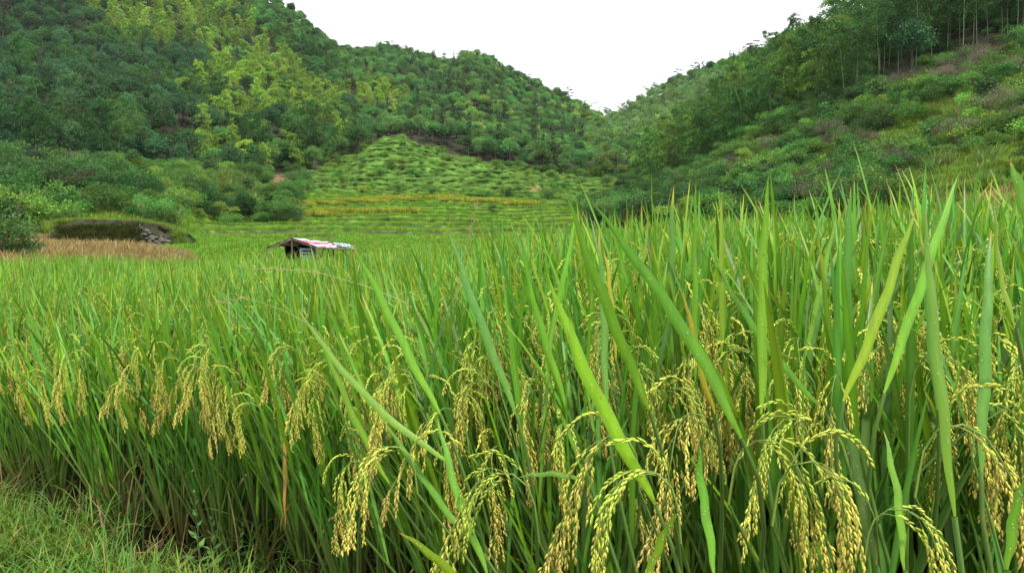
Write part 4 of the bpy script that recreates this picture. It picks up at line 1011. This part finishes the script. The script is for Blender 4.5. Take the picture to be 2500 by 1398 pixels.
HB = [(.22, 1.45), (.02, 1.75), (.40, 1.35), (.42, 1.65), (.62, 1.30), (.78, 1.25), (.92, 1.15), (.85, 1.6), (.55, 1.85), (.08, 2.2), (.98, 1.85), (-.62, 2.5), (-1.30, 2.8), (-1.62, 3.0), (-1.0, 2.68), (-.35, 2.3)]
HLAB = [
 'rice plant at the bottom centre with two long panicles arching to the left', 'rice plant left of centre with tan panicles hanging behind its green arching ones',
 'rice plant with the wide lime-green slanting blade and two heavy golden panicles', 'rice plant whose long dark blade slants up left past the lime-green one',
 'rice plant right of centre with two pale panicles falling to the right', 'rice plant at the bottom right with a small loose green panicle low over the edge',
 'rice plant nearest the right edge with the broadest upright blade in the picture', 'rice plant whose two lime blades lean right above a big tan panicle',
 'rice plant with tall upright blades and a golden panicle right of the lime-green blade', 'rice plant in the middle with dense brown panicles between narrow blades',
 'rice plant behind the broad blade near the right edge, panicles half hidden', 'rice plant with an orange dead leaf hanging vertically below two thick panicles',
 'rice plant at the left with a single tidy golden panicle curling left', 'rice plant near the left edge with a long drooping pair of panicles',
 'rice plant in the front row over the leafy weed, panicles spreading like a fan', 'rice plant in the front row between the orange leaf and the first dark gap']
hero = []
for k, (bx_, by_) in enumerate(HB):
    hero.append(empty('rice_plant', (bx_, by_, -.02), label=HLAB[k], category='rice plant', group='rice plants in the paddy'))
def curve3(p0, p1, p2, n):
    t = np.linspace(0, 1, n)[:, None]; return p0 * (1 - t) ** 2 + 2 * p1 * t * (1 - t) + p2 * t ** 2
hr = np.random.default_rng(23)
for px, py, Yd, deg, v, s, k in HP:
    if k >= 11: Yd *= .88; s *= .95
    g, axl = PAN[v]; az = rad(deg); ia = int(np.argmax(axl[:, 2])); M = rotz(az) @ scl(s)
    apex = at(px, py, Yd) - np.array([HB[k][0], HB[k][1], -.02]); org = apex - (M[:3, :3] @ axl[ia])
    link('panicle', pan_me[v], hero[k], trs(org) @ M)
    b = np.array([hr.normal() * .03, hr.normal() * .03, 0]); midp = np.array([b[0] * .6 + org[0] * .45, b[1] * .6 + org[1] * .45, org[2] * .62])
    P = curve3(b, midp, org, 9)
    link('stem', mesh('stem', tube(P, np.linspace(.0042, .0017, 9), 5, np.array([.11, .2, .035])), M_STEM), hero[k])
for (a, b, w, c, bow, k) in HL:
    p0 = at(*a) - np.array([HB[k][0], HB[k][1], -.02]); p1 = at(*b) - np.array([HB[k][0], HB[k][1], -.02])
    d = p1 - p0; lat = unit(np.cross(d, [0, 1, 0]))
    foot = np.array([hr.normal() * .03, hr.normal() * .03, 0.])
    dead = c[0] > c[1] * 1.5
    P = curve3(p0, (p0 + p1) / 2 + lat * bow + [0, 0, .01], p1, 15)
    t = np.linspace(0, 1, 15)
    P = P + lat * (.0012 * np.sin(t * 19 + hr.uniform(0, 6)) + .006 * np.sin(t * 5 + hr.uniform(0, 6)) * t * (1 - t))[:, None] + np.array([0, 1, 0]) * (.02 * hr.normal() * t ** 3)[:, None]
    W = .88 * w * (1 + .03 * np.sin(t * 23 + hr.uniform(0, 6))) * np.interp(t, [0, .05, .18, .4, .7, .9, 1], [.22, .5, .86, 1, .80, .38, .02])
    yaw = hr.normal() * .35; side = unit(np.array([math.cos(yaw), math.sin(yaw), 0]) + np.zeros((15, 3)))
    if abs(d[0]) > abs(d[2]): side = unit(np.array([.2, .5, .9]) + np.zeros((15, 3)))
    tipc = None if dead else (np.array([.34, .20, .05]), (.965, 1.0)) if hr.random() < .5 else (YEL, (.8, 1.0)) if hr.random() < .3 else None
    link('leaf', mesh('leaf', ribbon(P, W, side, leaf_cols(15, c, tipc), .14), M_RICE), hero[k])
    if not dead:
        nd = int(hr.integers(14, 26)); k_ = hr.integers(1, 13, nd); f_ = hr.random((nd, 1)); c0 = P[k_] * (1 - f_) + P[k_ + 1] * f_
        Td = unit(p1 - p0); Nn = unit(np.cross(Td, side[0])); Nn = Nn * (1 if Nn[1] < 0 else -1)
        dp = c0 + side[0] * (hr.uniform(-.33, .33, (nd, 1)) * W[k_][:, None]) + Nn * .0006
        rdp = hr.uniform(.0004, .0009, nd)
        link('water_drops', mesh('water_drops', place_grains(dp, np.tile(Nn, (nd, 1)), rdp, rdp * 1.9, np.ones((nd, 3)) * .8, hr, 6), M_DROP), hero[k], kind='stuff')
    if not dead and not (abs(d[0]) > abs(d[2])):
        dirn = unit(p0 - p1); m_ = p0 + dirn * .18
        P = curve3(foot, np.array([m_[0], m_[1], max(m_[2], .1)]), p0, 8)
        link('stem', mesh('stem', tube(P, np.linspace(.0045, .0028, 8), 6, np.array([.10, .19, .035])), M_STEM), hero[k])

# ------------------------------------------------------------------ the paddy
s = .185
xs, ys = np.meshgrid(np.arange(-19, 19, s), np.arange(.9, 27, s))
x = (xs + R.uniform(-.05, .05, xs.shape)).ravel(); y = (ys + R.uniform(-.05, .05, xs.shape)).ravel()
pxr = 1250 + F * x / y
fary = np.interp(pxr, [-300, 0, 250, 430, 520, 1500, 2500], [10, 11, 13, 18, 25, 26, 25])
ok = (y > edge_y(x) + .02) & (y < fary) & (np.abs(x) < .82 * y + .5)
ok &= ~((y < 1.35) & (x > .1))
for hx, hy in HB:
    ok &= ~((y < 2.0) & (np.hypot(x - hx, y - hy) < .15))
x, y, pxr = x[ok], y[ok], pxr[ok]
hcap = lambda s_: np.where(y < 1.9, np.minimum(s_, 1.08), s_)
P = np.stack([x, y, np.full(len(x), -.02) + ground(x, y, False)], -1)
hs_ = np.interp(pxr, [0, 400, 650, 900, 1400, 1900, 2500], [.83, .86, .90, .92, 1.02, 1.10, 1.14]) * R.uniform(.93, 1.06, len(x)) * np.interp(y, [0, 2, 3, 5, 8, 15, 26], [1, 1, 1 + .0, 1, 1, 1.05, 1.14]) * (1 + .07 * sstep(1000, 1500, pxr) * sstep(1.9, 2.4, y))
hs_ = hcap(hs_)
lean = -np.interp(pxr, [-200, 600, 1500, 1900, 2300, 2700], [.08, .12, .14, .06, -.01, -.06]) * np.interp(y, [1, 4, 9], [1, .7, .35]) + R.normal(size=len(x)) * np.interp(y - edge_y(x), [0, 1.5], [.10, .06])
fwd = .05 * np.interp(y - edge_y(x), [0, 1.2], [2.4, .4]) + R.normal(size=len(x)) * .05
a, b = split_things(P + [0, 0, .6], np.full(len(x), .6), 284)
ZR = [('left part of the paddy below the earth bank', lambda p, yv: p < 420), ('left half below the striped hut', lambda p, yv: p < 900),
      ('middle, left of the lime-green blade', lambda p, yv: p < 1400), ('part right of the lime-green blade', lambda p, yv: p < 2000), ('right corner', lambda p, yv: True)]
ORD = 'first second third fourth fifth sixth seventh eighth ninth tenth eleventh twelfth thirteenth fourteenth fifteenth sixteenth seventeenth eighteenth nineteenth twentieth'.split()
def ordinal(k): return ORD[k] if k < 20 else ['twenty', 'thirty', 'forty', 'fifty', 'sixty'][(k + 1) // 10 - 2] + '-' + (['th'] + ORD)[(k + 1) % 10]
dep = y - edge_y(x)
ROWN = ['outermost', 'second', 'third', 'fourth', 'fifth', 'sixth', 'seventh', 'eighth', 'ninth', 'tenth', 'eleventh', 'twelfth', 'thirteenth', 'fourteenth', 'fifteenth', 'sixteenth', 'seventeenth', 'eighteenth']
rowk = np.clip(((dep - .02) / .185).astype(int), 0, 17)
rank = {}
for k in range(18):
    w = [q for q in a if rowk[q] == k]; w.sort(key=lambda q: pxr[q])
    for r_, q in enumerate(w): rank[q] = r_
for q in a:
    v = int(R.integers(0, NC)); px = float(pxr[q]); Yd = float(y[q])
    zn = next(n for n, t in ZR if t(px, Yd))
    M = trs(P[q]) @ rotx(fwd[q]) @ roty(lean[q]) @ rotz(R.uniform(0, 6.28)) @ scl(hs_[q])
    lab = ordinal(rank[q]) + ' rice plant from the left in the ' + ROWN[rowk[q]] + ' row of the paddy'
    e = empty('rice_plant', mat4=M, label=lab, category='rice plant', group='rice plants of the ' + zn)
    if Yd < 2.05:
        for kd, vv, m in RC[v]: link(kd, ME_OF[kd][vv], e, m)
    else:
        link('foliage', fol_me[v], e, kind='stuff'); link('stems', stm_me[v], e, kind='stuff')
        for kd, vv, m in RC[v]:
            if kd == 'panicle': link(kd, pan_me[vv], e, m)
tl = np.stack([fwd[b], lean[b]], -1)
stuff('rice_crop', P[b], whole_rice, R.uniform(0, 6.28, len(b)), hs_[b], tilt=tl, label='dense green rice with yellow panicles filling the paddy behind the front rows', category='rice')

# ------------------------------------------------------------------ bank in front: fine grass, straw litter, weeds
FG = [mesh('fine_grass', g_tuft(np.random.default_rng(400 + v), .13, 36, .0032, [(.12, .22, .03), (.10, .20, .03), (.14, .20, .03), (.09, .19, .035)][v], .9, .035, 4, dry=.05, bend=(.3, 1.8)), M_GRASS) for v in range(4)]
TG = [mesh('long_grass', g_tuft(np.random.default_rng(410 + v), .30, 14, .0040, (.09, .19, .035), .5, .03, 6, dry=.12, bend=(.4, 1.9)), M_GRASS) for v in range(3)]
LIT = [mesh('straw_litter', g_tuft(np.random.default_rng(420 + v), .22, 18, .004, (.26, .19, .09), 1.5, .06, 4, dry=.6, bend=(-.4, .9)), M_GRASS) for v in range(3)]
n = 15000; x = np.concatenate([R.uniform(-4.6, 1.4, 9000), R.uniform(-9, -1.5, 6000)]); y = np.concatenate([R.uniform(.8, 6.0, 9000), R.uniform(-.5, 10, 6000)]); d = edge_y(x) - y
dens = fbm(x, y, .5, 201) + .25
ok = (d > .16) & (d < 9) & (R.random(n) < np.clip(.25 + dens * 2.2, .05, 1) * np.interp(d, [.1, .35], [.25, 1]) * np.interp(x, [-1.2, -.2], [1, .75]))
zz = near_height(x, y); P = np.stack([x, y, zz - .005], -1)
stuff('bank_turf', P[ok], FG, R.uniform(0, 6.28, ok.sum()), R.uniform(.6, 1.35, ok.sum()), label='fine green grass on the wet bank in front of the paddy', category='grass')
ok = (d > -.25) & (d < .3) & (R.random(n) < .07)
stuff('long_grass', P[ok], TG, R.uniform(0, 6.28, ok.sum()), R.uniform(.6, 1.2, ok.sum()), label='longer wild grass between the feet of the rice plants', category='grass')
ok = (d > -.35) & (d < .3) & (R.random(n) < .045)
stuff('straw_litter', P[ok], LIT, R.uniform(0, 6.28, ok.sum()), R.uniform(.6, 1.3, ok.sum()), label='dead straw and fallen leaves lying around the foot of the rice', category='straw')
HLG = [mesh('leaf', cards(np.zeros((1, 3)), np.array([[1, 0, .15]]), np.array([[0, 1, 0]]), .042 * k, .019 * k, np.array([[.085, .20, .05]])), M_SHRUB) for k in (1, .8, .6)]
for q, (px, py, Yd, h, lab) in enumerate([(470, 1352, 2.78, .24, 'tallest broad-leaved weed at the foot of the rice, bottom left'), (505, 1330, 2.85, .17, 'smaller broad-leaved weed just right of the tallest one'), (560, 1280, 3.0, .14, 'small weed with paired leaves behind the tallest one'), (95, 1290, 3.1, .12, 'low broad-leaved weed in the grass near the left corner')]):
    Yd -= .32; h *= 1.25; X = (px - 1250) / F * Yd; z0 = float(near_height(np.array([X]), np.array([Yd]))[0]); e = empty('broadleaf_weed', (X, Yd, z0), label=lab, category='weed')
    e.rotation_euler = (.1, -.08 * q, q * 1.0)
    link('stem', mesh('stem', tube(np.array([[0, 0, 0], [.005, .0, h * .5], [0, .008, h]]), [.002, .0016, .0008], 5, np.array([.10, .17, .05])), M_STEM), e)
    for k in range(7):
        zl = h * (.25 + .75 * k / 6); sc_ = 1.25 - .1 * k
        for sd_ in (0, math.pi): link('leaf', HLG[min(2, k // 3)], e, trs((0, 0, zl)) @ rotz(k * 1.35 + sd_) @ roty(-.25 - .1 * k) @ scl(sc_))
# wild grass stalks with thin seed heads that stand above the rice
for q, (pts, lab) in enumerate([
    ([(1040, 760, 2.0), (900, 700, 2.0), (760, 660, 2.02), (622, 656, 2.05)], 'wild grass stalk bending left with a thin brown seed head, left of centre'),
    ([(1100, 800, 1.9), (1120, 700, 1.9), (1145, 580, 1.9), (1168, 492, 1.9)], 'upright wild grass stalk with a pale seed head against the terraces'),
    ([(800, 820, 2.1), (700, 760, 2.1), (600, 725, 2.12), (512, 742, 2.15)], 'lower wild grass stalk arching left over the panicles')]):
    Pq = np.array([at(*p) for p in pts]); b = np.array([Pq[0][0] + .25, Pq[0][1] + .1, -.02])
    full = np.concatenate([[b], Pq]); tt = np.linspace(0, len(full) - 1, 40)
    cur = np.stack([np.interp(tt, range(len(full)), full[:, a_]) for a_ in range(3)], -1)
    for _ in range(6): cur[1:-1] = (cur[:-2] + cur[2:] + cur[1:-1] * 2) / 4
    e = empty('wild_grass', tuple(b), label=lab, category='grass stalk')
    link('stem', mesh('stem', tube(cur - b, np.linspace(.0016, .0006, 40), 4, np.array([.25, .27, .08])), M_STEM), e)
    rg = np.random.default_rng(q); m = 60; k = rg.integers(28, 40, m); T = unit(np.gradient(cur, axis=0))
    link('seed_head', mesh('seed_head', place_grains(cur[k] - b + rg.normal(size=(m, 3)) * .003, T[k] + rg.normal(size=(m, 3)) * .35, rg.uniform(.006, .010, m), rg.uniform(.0012, .0018, m), col_jit((.38, .30, .14), m, rg), rg, 3), M_GRAIN), e)
